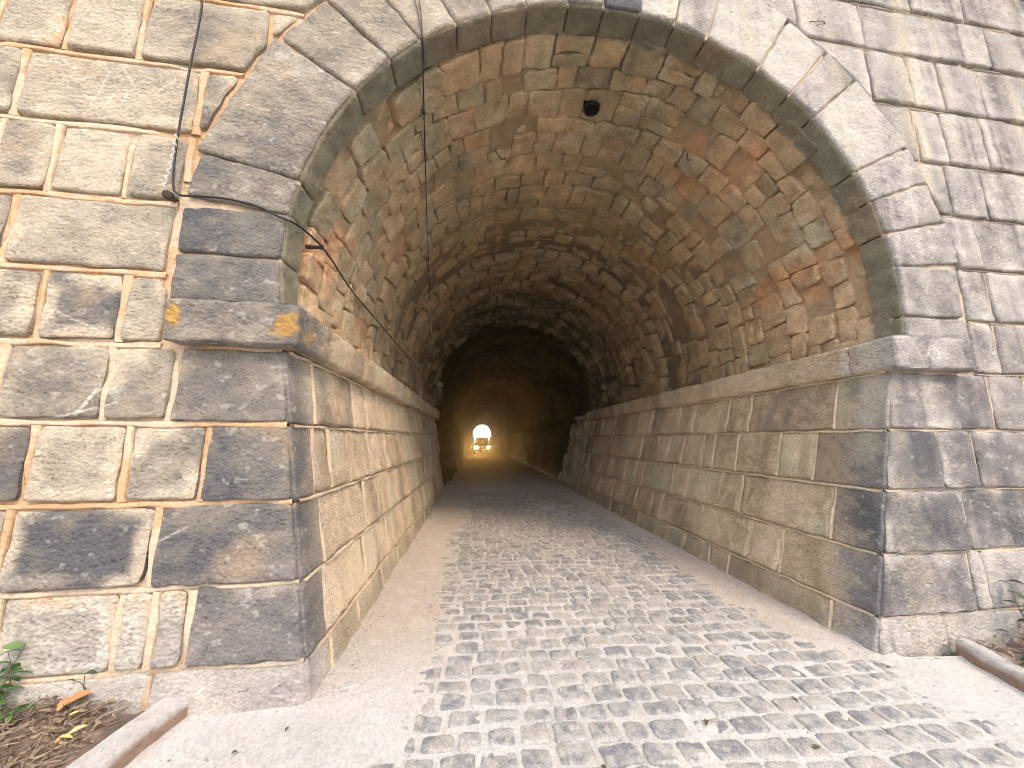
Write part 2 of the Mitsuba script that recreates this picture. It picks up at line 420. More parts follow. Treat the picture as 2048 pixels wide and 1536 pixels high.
def ribbon(fmap, a, b, width, h, seed):
    """a strip of raised pointing mortar along the joint from a to b (u, v), rough and broken here and there"""
    a, b = np.asarray(a, float), np.asarray(b, float)
    L = np.linalg.norm(b - a)
    if L < .04: return None
    d = (b - a) / L; nr = np.array([-d[1], d[0]])
    n = max(3, int(L / .03))
    prof = np.array([(-.5, -1.), (-.46, -.12), (-.2, 0), (.2, 0), (.46, -.12), (.5, -1.)])
    U, I = np.meshgrid(np.linspace(0, L, n), np.arange(6), indexing='ij')
    q = np.c_[U.ravel() + seed * 3.7, prof[I.ravel(), 0] * width + seed, 0 * U.ravel()]
    wd = width * (.65 + .8 * (meshkit.noise(q * (6, 0, 1), 3)))
    lat = prof[I.ravel(), 0] * wd + .012 * nz(q * (1, 0, 1), 7, 4)
    hh = h + prof[I.ravel(), 1] * .022 + .004 * nz(q, 25, 5) - .022 * np.clip((meshkit.noise(q * (3.1, 0, 1), 6) - .62) * 4, 0, 1)
    p = a + U.reshape(-1, 1) * d + lat[:, None] * nr
    i, j = np.meshgrid(np.arange(n - 1), np.arange(5), indexing='ij')
    k = (i * 6 + j).ravel()
    f = np.vstack([np.c_[k, k + 6, k + 7], np.c_[k, k + 7, k + 1]])
    return fmap(p[:, 0], p[:, 1], hh), f, np.tile([.4, .5], (len(p), 1))

# ------------------------------------------------------------------ ground, road, hill
ground = grid(np.array([-300, -100, -40, -15, -6, 0, 6, 15, 40, 100, 300.]), np.array([-300, -100, -40, -15, -5, 0.2]), lambda x, y: np.c_[x, y, np.full(len(x), -.045)])
ground2 = grid(np.array([-300, -100, -40, -15, -6, 0, 6, 15, 40, 100, 300.]), np.array([93, 120, 200, 400.]), lambda x, y: np.c_[x, y, np.full(len(x), -.045)])
add('ground', shape(joined([ground, ground2]), 'm_ground'), kind='structure')

def road_z(x, y):
    P = np.c_[x, y, 0 * x]
    z = .011 * nz(P, 2.0, 21) + .010 * nz(P, 6, 22) + .008 * nz(P, 17, 23) + .004 * nz(P, 40, 24)
    e = np.minimum(x + .05 + .5 * nz(P, 1.1, 25) + .35 * np.clip(-y, 0, 1), 2.78 - x + .5 * nz(P, 1.3, 26) + .4 * np.clip(.6 - y, 0, 1.2))
    z = z + .018 * (1 - np.clip((e + .40) / .55, 0, 1)) - .0045
    z = z + .03 * np.clip((-x - .45) / .4, 0, 1) * np.clip((y + .1) / .4, 0, 1)
    return z
xs = np.r_[np.arange(-1.66, 3.95, .022), 4.0]
ys = np.r_[np.array([-30, -14, -8, -5, -3.4, -2.4, -1.9]), np.arange(-1.5, 5, .022), np.arange(5, 9.6, .05), np.arange(9.7, 20, .4), np.arange(20, 98, 3.)]
def road_xy(x, y):
    # outside, the sheet is bounded by the kerbs, inside by the walls
    out = y < 0.08
    lo = np.where(out, -1.62 + .35 * np.clip((y + .5), 0, .6), -.86); hi = np.where(out, 3.86 + .25 * np.clip(y + .3, -.6, .4) * 2, 3.42)
    s = (x + 1.66) / 5.66
    xx = lo + s * (hi - lo)
    return xx
v = grid(xs, ys, lambda x, y: np.c_[road_xy(x, y), y, road_z(road_xy(x, y), y)])
add('road', shape(v, 'm_dust'), kind='structure')

def setts():
    cand = []
    y, row = -2.3, 0
    while y < 9.0:
        d = .150 + .012 * rng.uniform(-1, 1)
        x = -1.1 - .2 * rng.random() if y < .2 else -.2 - .2 * rng.random()
        xe = 3.65 if y < 0 else 3.05
        while x < xe:
            w = rng.uniform(.155, .235)
            cand.append((x, y, w, d, row))
            x += w
        y += d; row += 1
    near, far = [], []
    for x, y, w, d, row in cand:
        cx, cy = x + w / 2, y + d / 2
        tz = float(road_z(np.array([cx]), np.array([cy]))[0])
        bow = .025 * math.sin(x * 1.9 + .5) + .012 * rng.uniform(-1, 1)
        j = lambda: rng.uniform(-.012, .012)
        poly = Polygon([(x + j(), y + bow + j()), (x + w + j(), y + bow + j()), (x + w + j(), y + d + bow + j()), (x + j(), y + d + bow + j())])
        dist = math.hypot(cx - EYE[0], cy - EYE[1])
        (near if (-1.15 < y) else far).append((dist, poly, cx, cy))
    near.sort(key=lambda a: a[0])
    far += near[300:]
    def make(poly, cx, cy, fine):
        e = min(cx + .02, 2.85 - cx)
        bury = (.010 if cy > .5 or cx > 1 else .0065) * max(0, min(1, (.12 - e) / .35))
        top = .0075 + rng.uniform(-.004, .004) - bury
        if rng.random() < .07: top -= .006
        top -= .008 * max(0, min(1, (cy - 4.5) / 3.5))
        tx, ty = rng.uniform(-.05, .05, 2)
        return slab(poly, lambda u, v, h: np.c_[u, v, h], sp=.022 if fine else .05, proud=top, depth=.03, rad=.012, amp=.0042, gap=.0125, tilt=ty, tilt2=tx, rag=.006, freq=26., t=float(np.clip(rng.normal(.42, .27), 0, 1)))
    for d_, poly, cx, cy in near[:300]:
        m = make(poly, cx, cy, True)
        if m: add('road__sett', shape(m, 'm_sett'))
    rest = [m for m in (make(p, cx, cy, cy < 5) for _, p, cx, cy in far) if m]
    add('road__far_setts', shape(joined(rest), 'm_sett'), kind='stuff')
setts()

# ------------------------------------------------------------------ portal wall
def opening(zlo=-.3, grow=0.):
    a = np.radians(np.linspace(-9, 189, 80))
    arc = [(XC + (RV + grow) * math.cos(q), ZC + (RV + grow) * math.sin(q)) for q in a]
    zs = np.linspace(2.40, zlo, 8)
    return Polygon(arc + [(float(XL(z)) - grow, z) for z in zs] + [(float(XR(z)) + grow, z) for z in zs[::-1]])
OPEN = opening()
RINGOUT = Point(XC, ZC).buffer(RO, 64).intersection(box(-9, 2.62, 9, 9))
XW0, XW1 = -8.0, 12.0
wall_poly = box(XW0, -.3, XW1, 7.6).difference(opening(grow=.02))
PW = 'portal_wall'
core = flat(wall_poly, front, -.014, .045, .006)
add(PW + '__mortar_bed', shape(core, 'm_mortar'))
# the back and the coping of the wall
cap = joined([boxpart(XW0 - .05, XW1 + .05, -.62, 1.2, 7.6, 7.75), boxpart(XW0, XC - RO - .3, .45, .75, -.3, 7.6), boxpart(XC + RO + .6, XW1, .65, .9, -.3, 7.6)])
add(PW + '__coping', shape(cap, 'm_masonry', False))
labels[PW] = {'label': 'tall tunnel portal wall of coursed grey and beige stone around the arched opening', 'category': 'wall'}

# joints and tones per course, (x of joints from the left), the tone of each block
E_ = lambda a: sorted(a)
left_courses = {
    4: ([-3.7, -2.95, -2.35, -1.78], [.4, .3, .3, .25, .3]),
    5: ([-3.62, -3.11, -2.69, -2.23, -1.39], [.5, .42, .3, .2, .34, .3]),
    6: ([-3.9, -2.9, -1.79], [.5, .55, .24, .62]),
    7: ([-3.5, -2.94, -2.62, -2.17, -1.81], [.4, .5, .36, .14, .30, .45]),
    8: ([-3.6, -2.78, -1.80], [.5, .58, .24, .6]),
    9: ([-3.3, -2.52, -2.06, -1.80], [.4, .3, .68, .18, .66]),
    10: ([-3.5, -2.67, -2.08, -1.71], [.5, .58, .46, .38, .78]),
    11: ([-3.4, -2.42, -1.91, -1.47], [.5, .9, .30, .60, .78]),
    12: ([-3.3, -2.47, -1.69], [.6, .5, .93, .82]),
    13: ([-3.3, -2.43, -1.82, -1.64, -1.44], [.5, .60, .42, .36, .36, .72]),
    14: ([-3.2, -2.45, -1.62], [.3, .3, .22, .3]),
}
right_courses = {
    1: ([3.2, 4.4, 5.5, 6.4, 7.4], [.3] * 6),
    2: ([2.9, 3.6, 4.7, 5.4, 6.2, 7.2], [.3] * 7),
    3: ([3.3, 4.07, 5.26, 5.62, 6.5, 7.3], [.2, .05, .2, .22, .3, .2, .2]),
    4: ([4.05, 4.53, 4.91, 5.42, 6.1, 6.9], [.04, .26, .22, .18, .30, .2, .2]),
    5: ([4.5, 4.84, 5.31, 6.0, 6.8], [.42, .2, .1, .3, .2, .2]),
    6: ([4.33, 4.75, 5.19, 5.9, 6.6], [.3, .3, .22, .34, .3, .25]),
    7: ([4.99, 5.8, 6.6], [.22, .28, .28, .25]),
    8: ([5.01, 5.7, 6.5], [.26, .22, .28, .25]),
    9: ([4.70, 4.98, 5.6, 6.4], [.4, .26, .34, .3, .3]),
    10: ([4.80, 5.21, 5.8, 6.5], [.48, .44, .40, .34, .3]),
    11: ([4.15, 4.52, 5.3, 6.1], [.78, .68, .40, .46, .4]),
    12: ([4.31, 5.1, 5.9], [.76, .66, .5, .4]),
    13: ([4.26, 4.42, 5.2, 6.0], [.56, .26, .2, .25, .2]),
    14: ([3.95, 4.7, 5.5], [.22, .2, .24, .2]),
}
# course 10 in the lists is the one below the ledge; index i is the course between COURSE[i] and COURSE[i + 1]
left_courses = {k: v for k, v in left_courses.items()}
RET_L = {10: .32, 11: .24, 12: .30, 13: .27, 14: .30}
RET_R = {10: .65, 11: .83, 12: .59, 13: 1.10, 14: .53}
holes = OPEN.union(RINGOUT)
piers = {}
def band(i): return COURSE[i + 1], COURSE[i]
def portal_stones():
    rib = []
    blocked = holes.union(box(-1.80, 2.10, 0, 3.2)).union(box(3, 2.10, 4.70, 3.2)).buffer(.01)
    for courses, side in ((left_courses, -1), (right_courses, 1)):
        for i, (js, tones) in courses.items():
            z0, z1 = band(i)
            ends = [(-4.6)] + js + [1.44] if side < 0 else [1.44] + js + [8.2]
            wr, hr = (.042, .010) if side < 0 else (.015, .008)
            for ln in [((ends[0], z1 - .005), (ends[-1], z1 - .005))] + [((j, z0 + .012), (j, z1 - .02)) for j in js]:
                cut = LineString(ln).difference(blocked)
                for g_ in getattr(cut, 'geoms', [cut]):
                    if g_.is_empty: continue
                    c_ = list(g_.coords); w_ = wr if (c_[0][1] != c_[-1][1]) else wr * .8
                    m = ribbon(front, c_[0], c_[-1], w_, hr, len(rib) + 1)
                    if m: rib.append(m)
            for k in range(len(ends) - 1):
                a, b = ends[k], ends[k + 1]
                w = lambda: rng.uniform(-.012, .012)
                poly = Polygon([(a + w(), z0), (b + w(), z0), (b + w(), z1), (a + w(), z1)]).difference(holes)
                if i < 10: poly = poly.difference(Polygon([(-1.80, 2.5), (-1.80, 3.2), (0, 3.2), (0, 2.5)])).difference(box(3, 2.5, 4.70, 3.2))
                if i == 9: poly = poly.difference(box(-1.74, 2.19, 0, 2.7)).difference(box(3, 2.19, 4.56, 2.7))
                if poly.is_empty or poly.area < .012: continue
                if poly.geom_type != 'Polygon': poly = max(poly.geoms, key=lambda q: q.area)
                quoin = (k == len(ends) - 2) if side < 0 else k == 0
                quoin = quoin and i >= 10
                wide = .027 if (side < 0 and not quoin) else .012
                m = slab(poly, front, sp=.026, proud=.018 + rng.uniform(-.005, .010), depth=.07, rad=.014, amp=.0055, t=tones[k], gap=wide if i < 14 else .01, smear=(.12 if quoin else rng.uniform(.25, 1.)) if side < 0 else .3, tilt=rng.uniform(.025, .06), tilt2=rng.uniform(-.02, .02), rag=.008)
                if m is None: continue
                if quoin:
                    zz = (max(z0, -.05), z1)
                    xe = (XL if side < 0 else XR)
                    y0 = K * float(xe(sum(zz) / 2)) + .004
                    ret = (RET_L if side < 0 else RET_R)[i]
                    pr = Polygon([(y0 - .01, zz[0]), (ret, zz[0]), (ret, zz[1]), (y0 - .01, zz[1])])
                    m2 = slab(pr, leftwall if side < 0 else rightwall, sp=.026, proud=.012, depth=.05, rad=.012, amp=.0055, t=tones[k], r=float(m[2][0, 1]), gap=.008, tilt=.012, rag=.005)
                    if m2: m = joined([m, m2])
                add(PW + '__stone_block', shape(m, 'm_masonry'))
    add(PW + '__pointing', shape(joined(rib), 'm_mortar'))
portal_stones()

def outer_stones():
    out = []
    for i in range(15):
        z0, z1 = band(i)
        for a, b in ((-8.0, -4.62 if i >= 4 else 8.2), (8.22 if i else -8., 12.0)):
            if i == 0 and a < 0 and b > 9: continue
            x = a
            if 1 <= i <= 3 and a < 0: b = {1: 1.42, 2: 1.42, 3: 1.42}[i]
            if i == 0: b = 12.0
            while x < b - .1:
                x2 = min(b, x + rng.uniform(.45, 1.0))
                poly = box(x, z0, x2, z1).difference(holes)
                x = x2
                if poly.is_empty or poly.area < .02: continue
                if poly.geom_type != 'Polygon': poly = max(poly.geoms, key=lambda q: q.area)
                m = slab(poly, front, sp=.07, proud=.02, depth=.06, rad=.016, amp=.006, t=float(np.clip(rng.normal(.35, .2), 0, .9)), gap=.014, tilt=.03)
                if m: out.append(m)
    add(PW + '__outer_stones', shape(joined(out), 'm_masonry'), kind='stuff')
outer_stones()

def arch_ring():
    AR = PW + '__arch_ring'
    angs = [173.2, 166.9, 147.4, 138.4, 131.4, 123.5, 116, 108.5, 100, 92.6, 85, 77.5, 70.3, 57.8, 49.2, 42.4, 28, 21.1, 13.8, 6.4]
    tl = [.68, .54, .36, .36, .28, .30, .22, .26, .22, .98, .12, .12, .10, .08, .14, .12, .16, .16, .26]
    def vous(poly, t, proud=.03, soff=True):
        m = slab(poly, front, sp=.026, proud=proud, depth=.10, rad=.016, amp=.009, t=float(np.clip(t + rng.normal(0, .09), .02, 1)), gap=.009, tilt=rng.uniform(-.004, .012), tilt2=rng.uniform(-.02, .02), rag=.008)
        return m
    def soffit(a0, a1, t, dr_=0.):
        """underside of the voussoir, from the front back to the vault"""
        p = Polygon([(-.010, a0 * RM), (.235, a0 * RM), (.235, a1 * RM), (-.010, a1 * RM)])
        fm = lambda u, v, h: (lambda q: np.c_[q[:, 0], q[:, 1] + K * q[:, 0], q[:, 2]])(vault(u, v, h))
        return slab(p, fm, sp=.03, proud=RM - RV - .004 + dr_, depth=.11, rad=.014, amp=.0045, t=t, gap=.0055, rag=.004)
    for k in range(len(angs) - 1):
        a0, a1 = math.radians(angs[k + 1]), math.radians(angs[k])
        key = angs[k] == 92.6
        ro = 0.
        n = 7
        q = np.linspace(a0, a1, n)
        rin = RV + .020
        # polygonal extrados, as the ring of the photograph steps
        rr = RO + rng.uniform(-.03, .05)
        out = [(XC + rr / math.cos(min(abs(b - (a0 + a1) / 2), .3)) * math.cos(b) * .995, ZC + rr / math.cos(min(abs(b - (a0 + a1) / 2), .3)) * math.sin(b) * .995) for b in q]
        poly = Polygon([(XC + rin * math.cos(b), ZC + rin * math.sin(b)) for b in q] + out[::-1])
        m = vous(poly, tl[k], -.0 + .034 if key else .03 + rng.uniform(-.006, .006))
        s = soffit(a0, a1, .8, rng.uniform(-.010, .004))
        add(AR + '__voussoir', shape(joined([m]), 'm_masonry'))
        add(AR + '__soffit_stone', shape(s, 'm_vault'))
    # upright springing stones above the ledges
    for side in (-1, 1):
        zs = (2.49, 2.84, 3.19) if side < 0 else (2.49, 2.70, 3.18)
        for z0, z1 in zip(zs[:-1], zs[1:]):
            aa = lambda z: math.asin(max(-1, min(1, (z - ZC) / RV)))
            xin = lambda z: XC + side * (RV + .020) * math.cos(aa(z))
            xo = -1.80 if side < 0 else (4.66 if z0 > 2.6 else 4.66)
            poly = Polygon([(xin(z0), z0), (xin((z0 + z1) / 2), (z0 + z1) / 2), (xin(z1), z1), (xo, z1 + .02 * side * 0), (xo, z0)])
            m = vous(poly, .84 if side < 0 else .40)
            add(AR + '__voussoir', shape(m, 'm_masonry'))
            a0, a1 = aa(z0), aa(z1)
            if side < 0: a0, a1 = math.pi - a1, math.pi - a0
            s = soffit(a0, a1, .7)
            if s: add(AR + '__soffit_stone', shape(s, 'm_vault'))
    # mortar behind the ring
    p = Point(XC, ZC).buffer(RO - .05, 64).difference(Point(XC, ZC).buffer(RV + .03, 64)).intersection(box(-3, 2.45, 6, 9))
    add(AR + '__mortar_bed', shape(flat(p, front, -.006, .04, .004), 'm_mortar'))
arch_ring()

# ------------------------------------------------------------------ side walls with their ledges
def side_wall(key, side, label, joints, ledge_joints):
    fmap = leftwall if side < 0 else rightwall
    xe = XL if side < 0 else XR
    labels[key] = {'label': label, 'category': 'wall'}
    rib = []
    for i in range(10, 15):
        z0, z1 = band(i)
        z0 = max(z0, -.06)
        ret = (RET_L if side < 0 else RET_R)[i]
        js = [ret] + [j for j in joints[i] if j > ret + .1]
        while js[-1] < END - .35: js.append(min(END, js[-1] + rng.uniform(.4, .85)))
        js[-1] = END + rng.uniform(-.12, .05)
        for q, (p_, q_) in enumerate([((K * float(xe(z1)) + .02, z1 - .010), (END, z1 - .010))] + [((j, z0 + .012), (j, z1 - .022)) for j in js[:-1]]):
            m = ribbon(fmap, p_, q_, .017 if q else .016, .030 if q else .026, i * 31 + q + side)
            if m: rib.append(m)
        for a, b in zip(js[:-1], js[1:]):
            w = lambda: rng.uniform(-.012, .012)
            poly = Polygon([(a + w(), z0), (b + w(), z0), (b + w(), z1), (a + w(), z1)])
            m = slab(poly, fmap, sp=.03 if a < 3.5 else .055, proud=.020 + rng.uniform(-.006, .012), depth=.07, rad=.026, amp=.014, t=float(np.clip(rng.normal(.36, .16), .05, .8)), gap=.012, tilt=rng.uniform(.05, .10), rag=.009)
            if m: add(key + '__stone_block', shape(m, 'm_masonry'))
    y0_ = K * float(xe(1.)) + .03
    back = grid(np.r_[np.arange(y0_, 4, .05), np.arange(4, END + .06, .12)], np.linspace(-.12, 2.3, 40), lambda u, v: fmap(u, v, -.016 + .005 * 2 * nz(np.c_[u, v, 0 * u], 14, 6)))
    add(key + '__pointing', shape(joined(rib), 'm_mortar'))
    add(key + '__mortar_bed', shape(back, 'm_mortar'))
    # the ledge: a front piece wrapping the corner, then stones along the tunnel
    LG = key + '__ledge'
    z0, z1 = 2.205, 2.485
    xi = -.945 if side < 0 else 3.715
    xb = xi + side * .42
    xo = -1.74 if side < 0 else 4.54
    pr = .125
    def bar(a, b, t):
        """ledge stone from y = a to b along the tunnel, its inner face and top and underside rough"""
        n = max(4, int((b - a) / .045))
        u = np.linspace(a, b, n)
        prof = np.array([(0.30, 0), (.05, 0), (.012, .008), (0, .03), (0, .10), (0, .18), (.0, .25), (.012, .272), (.05, .28), (.16, .28), (.42, .28)])
        U, I = np.meshgrid(u, np.arange(len(prof)), indexing='ij')
        px, pz = prof[I, 0].copy(), prof[I, 1].copy()
        q = np.c_[U.ravel(), pz.ravel() * 3, px.ravel() * 3]
        jx = (.016 * nz(q, 4, 31) + .016 * nz(q, 13, 32) + .010 * nz(q, 30, 33)).reshape(U.shape)
        jz = (.014 * nz(q, 5, 34) + .014 * nz(q, 15, 35)).reshape(U.shape)
        ends = np.minimum(U - a, b - U)
        px = px + jx * 1.3 + .015 * np.clip(1 - ends / .02, 0, 1) * (px < .1); pz = pz + jz
        vv = np.c_[(xi + side * px).ravel(), U.ravel(), (z0 + pz).ravel()]
        m = len(prof); f = []
        for r_ in range(n - 1):
            for c in range(m - 1):
                k0 = r_ * m + c
                f += [[k0, k0 + 1, k0 + m], [k0 + 1, k0 + m + 1, k0 + m]]
        base = len(vv)
        c0 = vv[:m].mean(0); c1 = vv[-m:].mean(0)
        vv = np.vstack([vv, vv[:m], vv[-m:], c0, c1])
        for c in range(m):
            d = (c + 1) % m
            f += [[base + c, base + d, base + 2 * m], [base + m + d, base + m + c, base + 2 * m + 1]]
        return vv, np.array(f), np.tile([t, rng.random()], (len(vv), 1))
    # front piece: slab facing out of the portal + the bar round the corner
    lo, hi = min(xo, xi), max(xo, xi)
    fp = slab(box(lo, z0, hi, z1), lambda u, v, h: front(u, v, h + pr), sp=.025, proud=.0, depth=.16, rad=.018, amp=.008, t=.68 if side < 0 else .42, gap=.0, rag=.007, tilt=-.03)
    tb = grid(np.linspace(lo + .02, hi - .02, 30), np.linspace(-.12, .06, 6), lambda u, v: np.c_[u, K * u + v, z1 - .004 + .004 * nz(np.c_[u, v, 0 * u], 20, 3)])
    bb = grid(np.linspace(lo + .02, hi - .02, 30), np.linspace(-.118, .06, 6), lambda u, v: np.c_[u, K * u + v, z0 + .006 + .004 * nz(np.c_[u, v, 0 * u], 20, 3)])
    ys_ = K * xi - pr
    tt = .68 if side < 0 else .45
    tb = (tb[0], tb[1], np.tile([tt, .3], (len(tb[0]), 1))); bb = (bb[0], bb[1], np.tile([tt, .3], (len(bb[0]), 1)))
    add(LG + '__stone', shape(joined([fp, tb, bb, bar(ys_ + .012, ledge_joints[0] - .006, tt)]), 'm_masonry'))
    for a, b in zip(ledge_joints[:-1], ledge_joints[1:]):
        add(LG + '__stone', shape(bar(a + .005, b - .005, float(rng.uniform(.2, .5))), 'm_masonry'))
side_wall('tunnel_wall', -1, 'sandy stone wall on the left inside of the tunnel, with the black cable above its ledge',
          {10: [1.22, 1.68, 2.53, 3.3, 4.17, 5.0, 5.91, 6.88], 11: [.53, .98, 1.61, 2.0, 2.37, 3.19, 4.08, 5.2, 6.3], 12: [1.33, 1.81, 2.88, 3.82, 4.7, 5.63, 6.7], 13: [1.19, 2.05, 2.56, 3.82, 5.0, 6.1], 14: [.9, 1.7, 2.5, 3.4, 4.4]},
          [.42, 1.36, 2.48, 3.9, 5.4, 7.2, 9.3])
side_wall('tunnel_wall', 1, '', {}, []) if False else None
side_wall('tunnel_wall_001', 1, 'brown stone wall on the right inside of the tunnel, pale ribbon joints under a ledge of chipped stones',
          {10: [1.80, 2.22, 3.04, 3.47, 4.51, 5.09, 5.59, 6.52, 7.5], 11: [1.27, 1.95, 2.43, 2.69, 3.23, 3.67, 4.12, 4.78, 6.57, 8.0], 12: [1.78, 2.18, 2.93, 3.4, 4.5, 4.88, 5.4, 6.2, 7.02, 8.1], 13: [1.55, 2.52, 3.61, 4.01, 4.66, 5.92, 6.81, 7.86], 14: [1.85, 2.23, 2.85, 3.32, 4.41, 5.23, 5.89, 7.55]},
          [.46, 2.42, 2.87, 4.6, 6.6, 8.98])

# ragged end of the right-hand wall, where the masonry meets the bare rock
rb = []
for q in range(90):
    y = END + rng.uniform(-.08, 1.5); z = rng.uniform(0, 2.15)
    rb.append(lump((float(XR(z)) + rng.uniform(.0, .16) - .06 * (y - END), y, z), (.10, .14 * rng.uniform(.6, 1.3), .20 * rng.uniform(.5, 1.8)), q, 3, .42, 3.2, (float(rng.uniform(.2, .7)), rng.random())))
add('tunnel_wall_001__rubble_end', shape(joined(rb), 'm_masonry'), kind='stuff')
add('tunnel_wall_001__broken_ledge_stone', shape(lump((3.62, 9.45, 2.3), (.12, .42, .07), 5, 3, .2, 2., (.4, .4)), 'm_masonry'))

# ------------------------------------------------------------------ vault
def build_vault():
    VT = 'tunnel_vault'
    labels[VT] = {'label': 'barrel vault of rough brown and ochre rubble stones over the road', 'category': 'vault'}
    lo, hi = math.radians(-9.2) * RM, math.radians(189.2) * RM
    S = []
    def wob(e, ang):
        q = np.c_[ang * 1.1, np.full_like(ang, e * 7.3), 0 * ang]
        return e + .09 * (meshkit.noise(q, 41) - .5) + .05 * (meshkit.noise(q * 3.3, 42) - .5)
    e = [.27]
    while e[-1] < END - .2: e.append(e[-1] + rng.uniform(.22, .44))
    e[-1] = END + .05
    for k in range(len(e) - 1):
        ringh = rng.normal(0, .028)
        a = lo - rng.uniform(0, .25)
        while a < hi:
            w = rng.uniform(.20, .46) * (1.4 if e[k] > 2.5 else 1.); a0, a1 = max(a, lo), min(a + w, hi); a += w
            if a1 - a0 < .1: continue
            vv = np.linspace(a0, a1, 6); sk = rng.uniform(-.03, .03, 2)
            cut = rng.random() < .22 and e[k + 1] - e[k] > .3
            parts_ = [(0., 1.)] if not cut else [(0., .5 + .12 * rng.uniform(-1, 1)), None]
            if cut: parts_[1] = (parts_[0][1], 1.)
            y0_, y1_ = wob(e[k], vv), wob(e[k + 1], vv)
            if k == 0: y0_ = np.full_like(vv, .27) + .02 * nz(np.c_[vv, vv, vv], 3, 2)
            for p0, p1 in parts_:
                lft = np.c_[y0_ + (y1_ - y0_) * p0, vv + np.linspace(0, 0, 6)]
                rgt = np.c_[y0_ + (y1_ - y0_) * p1, vv]
                lft[0, 1] += sk[0] * .5; rgt[0, 1] -= sk[0] * .5; lft[-1, 1] += sk[1] * .5; rgt[-1, 1] -= sk[1] * .5
                poly = Polygon(np.vstack([lft, rgt[::-1]]))
                if poly.is_valid and poly.area > .012: S.append(((e[k] + e[k + 1]) / 2, poly, (a0 + a1) / 2 / RM, ringh))
    S.sort(key=lambda s: s[0])
    # drain hole goes through one place of the crown
    hole = Point(1.08, math.radians(88.2) * RM).buffer(.088)
    far = []
    for n, (y, poly, ang, ringh) in enumerate(S):
        wild = min(1., .35 + y / 7)
        dpt = min(1., max(0., (y - 1.5) / 3))
        pr = .030 + .02 * dpt + ringh * (.4 + 1.7 * dpt) + rng.normal(0, .012) * (0.7 + dpt)
        if rng.random() < .06 + .05 * wild: pr = -.02 - .03 * dpt
        if poly.intersects(hole):
            poly = poly.difference(hole.union(box(1.079, math.radians(88.2) * RM, 1.081, math.radians(88.2) * RM + 1)))
        if poly.geom_type != 'Polygon': poly = max(poly.geoms, key=lambda q: q.area)
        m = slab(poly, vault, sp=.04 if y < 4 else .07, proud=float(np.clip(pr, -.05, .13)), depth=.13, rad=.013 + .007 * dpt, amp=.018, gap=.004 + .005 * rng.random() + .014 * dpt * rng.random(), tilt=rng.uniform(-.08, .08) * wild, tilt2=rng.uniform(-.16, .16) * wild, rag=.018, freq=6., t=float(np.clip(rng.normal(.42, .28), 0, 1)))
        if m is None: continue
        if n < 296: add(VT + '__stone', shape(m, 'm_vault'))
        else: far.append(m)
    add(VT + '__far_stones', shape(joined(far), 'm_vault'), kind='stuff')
    us = np.r_[np.arange(.18, 4, .05), np.arange(4, END + .1, .1)]
    vs = np.arange(lo - .1, hi + .14, .06)
    def bed(u, v):
        P = np.c_[u, v, 0 * u]
        return vault(u, v, -.012 - .04 * np.clip((u - 1.5) / 3, 0, 1) + .034 * nz(P, 1.7, 51) + .018 * nz(P, 5, 52) + .012 * nz(P, 13, 53))
    us_, vs_ = us, vs
    g = grid(us, vs, bed)
    P = np.stack(np.meshgrid(us, vs, indexing='ij'), -1).reshape(-1, 2)
    keep = ~shapely.contains_xy(Point(1.08, math.radians(88.2) * RM).buffer(.10), P[:, 0], P[:, 1])
    f = g[1][keep[g[1]].all(1)]
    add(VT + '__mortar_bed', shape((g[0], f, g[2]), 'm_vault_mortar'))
    # drain: a short iron pipe set into the crown
    c = vault(np.array([1.08]), np.array([math.radians(88.2) * RM]), np.array([0.]))[0]
    out = np.array([c[0] - XC, 0, c[2] - ZC]); out /= np.linalg.norm(out)
    ringp = []
    th = np.linspace(0, 2 * math.pi, 21)[:-1]
    ex = np.array([out[2], 0, -out[0]]); ey = np.array([0, 1., 0])
    rings = [(.088, .06), (.088, -.050), (.070, -.050), (.070, .5)]
    v = np.vstack([c + out * d + r_ * (np.cos(th)[:, None] * ex + np.sin(th)[:, None] * ey) for r_, d in rings] + [(c + out * .5)[None]])
    f = []
    for q in range(3):
        for j in range(20):
            a_, b_ = q * 20 + j, q * 20 + (j + 1) % 20
            f += [[a_, b_, a_ + 20], [b_, b_ + 20, a_ + 20]]
    for j in range(20): f.append([60 + j, 60 + (j + 1) % 20, 80])
    add('drain_pipe', shape((v, np.array(f), np.tile([.4, .5], (81, 1))), 'm_hole'), label='round black drain pipe in the crown of the vault', category='pipe')
build_vault()

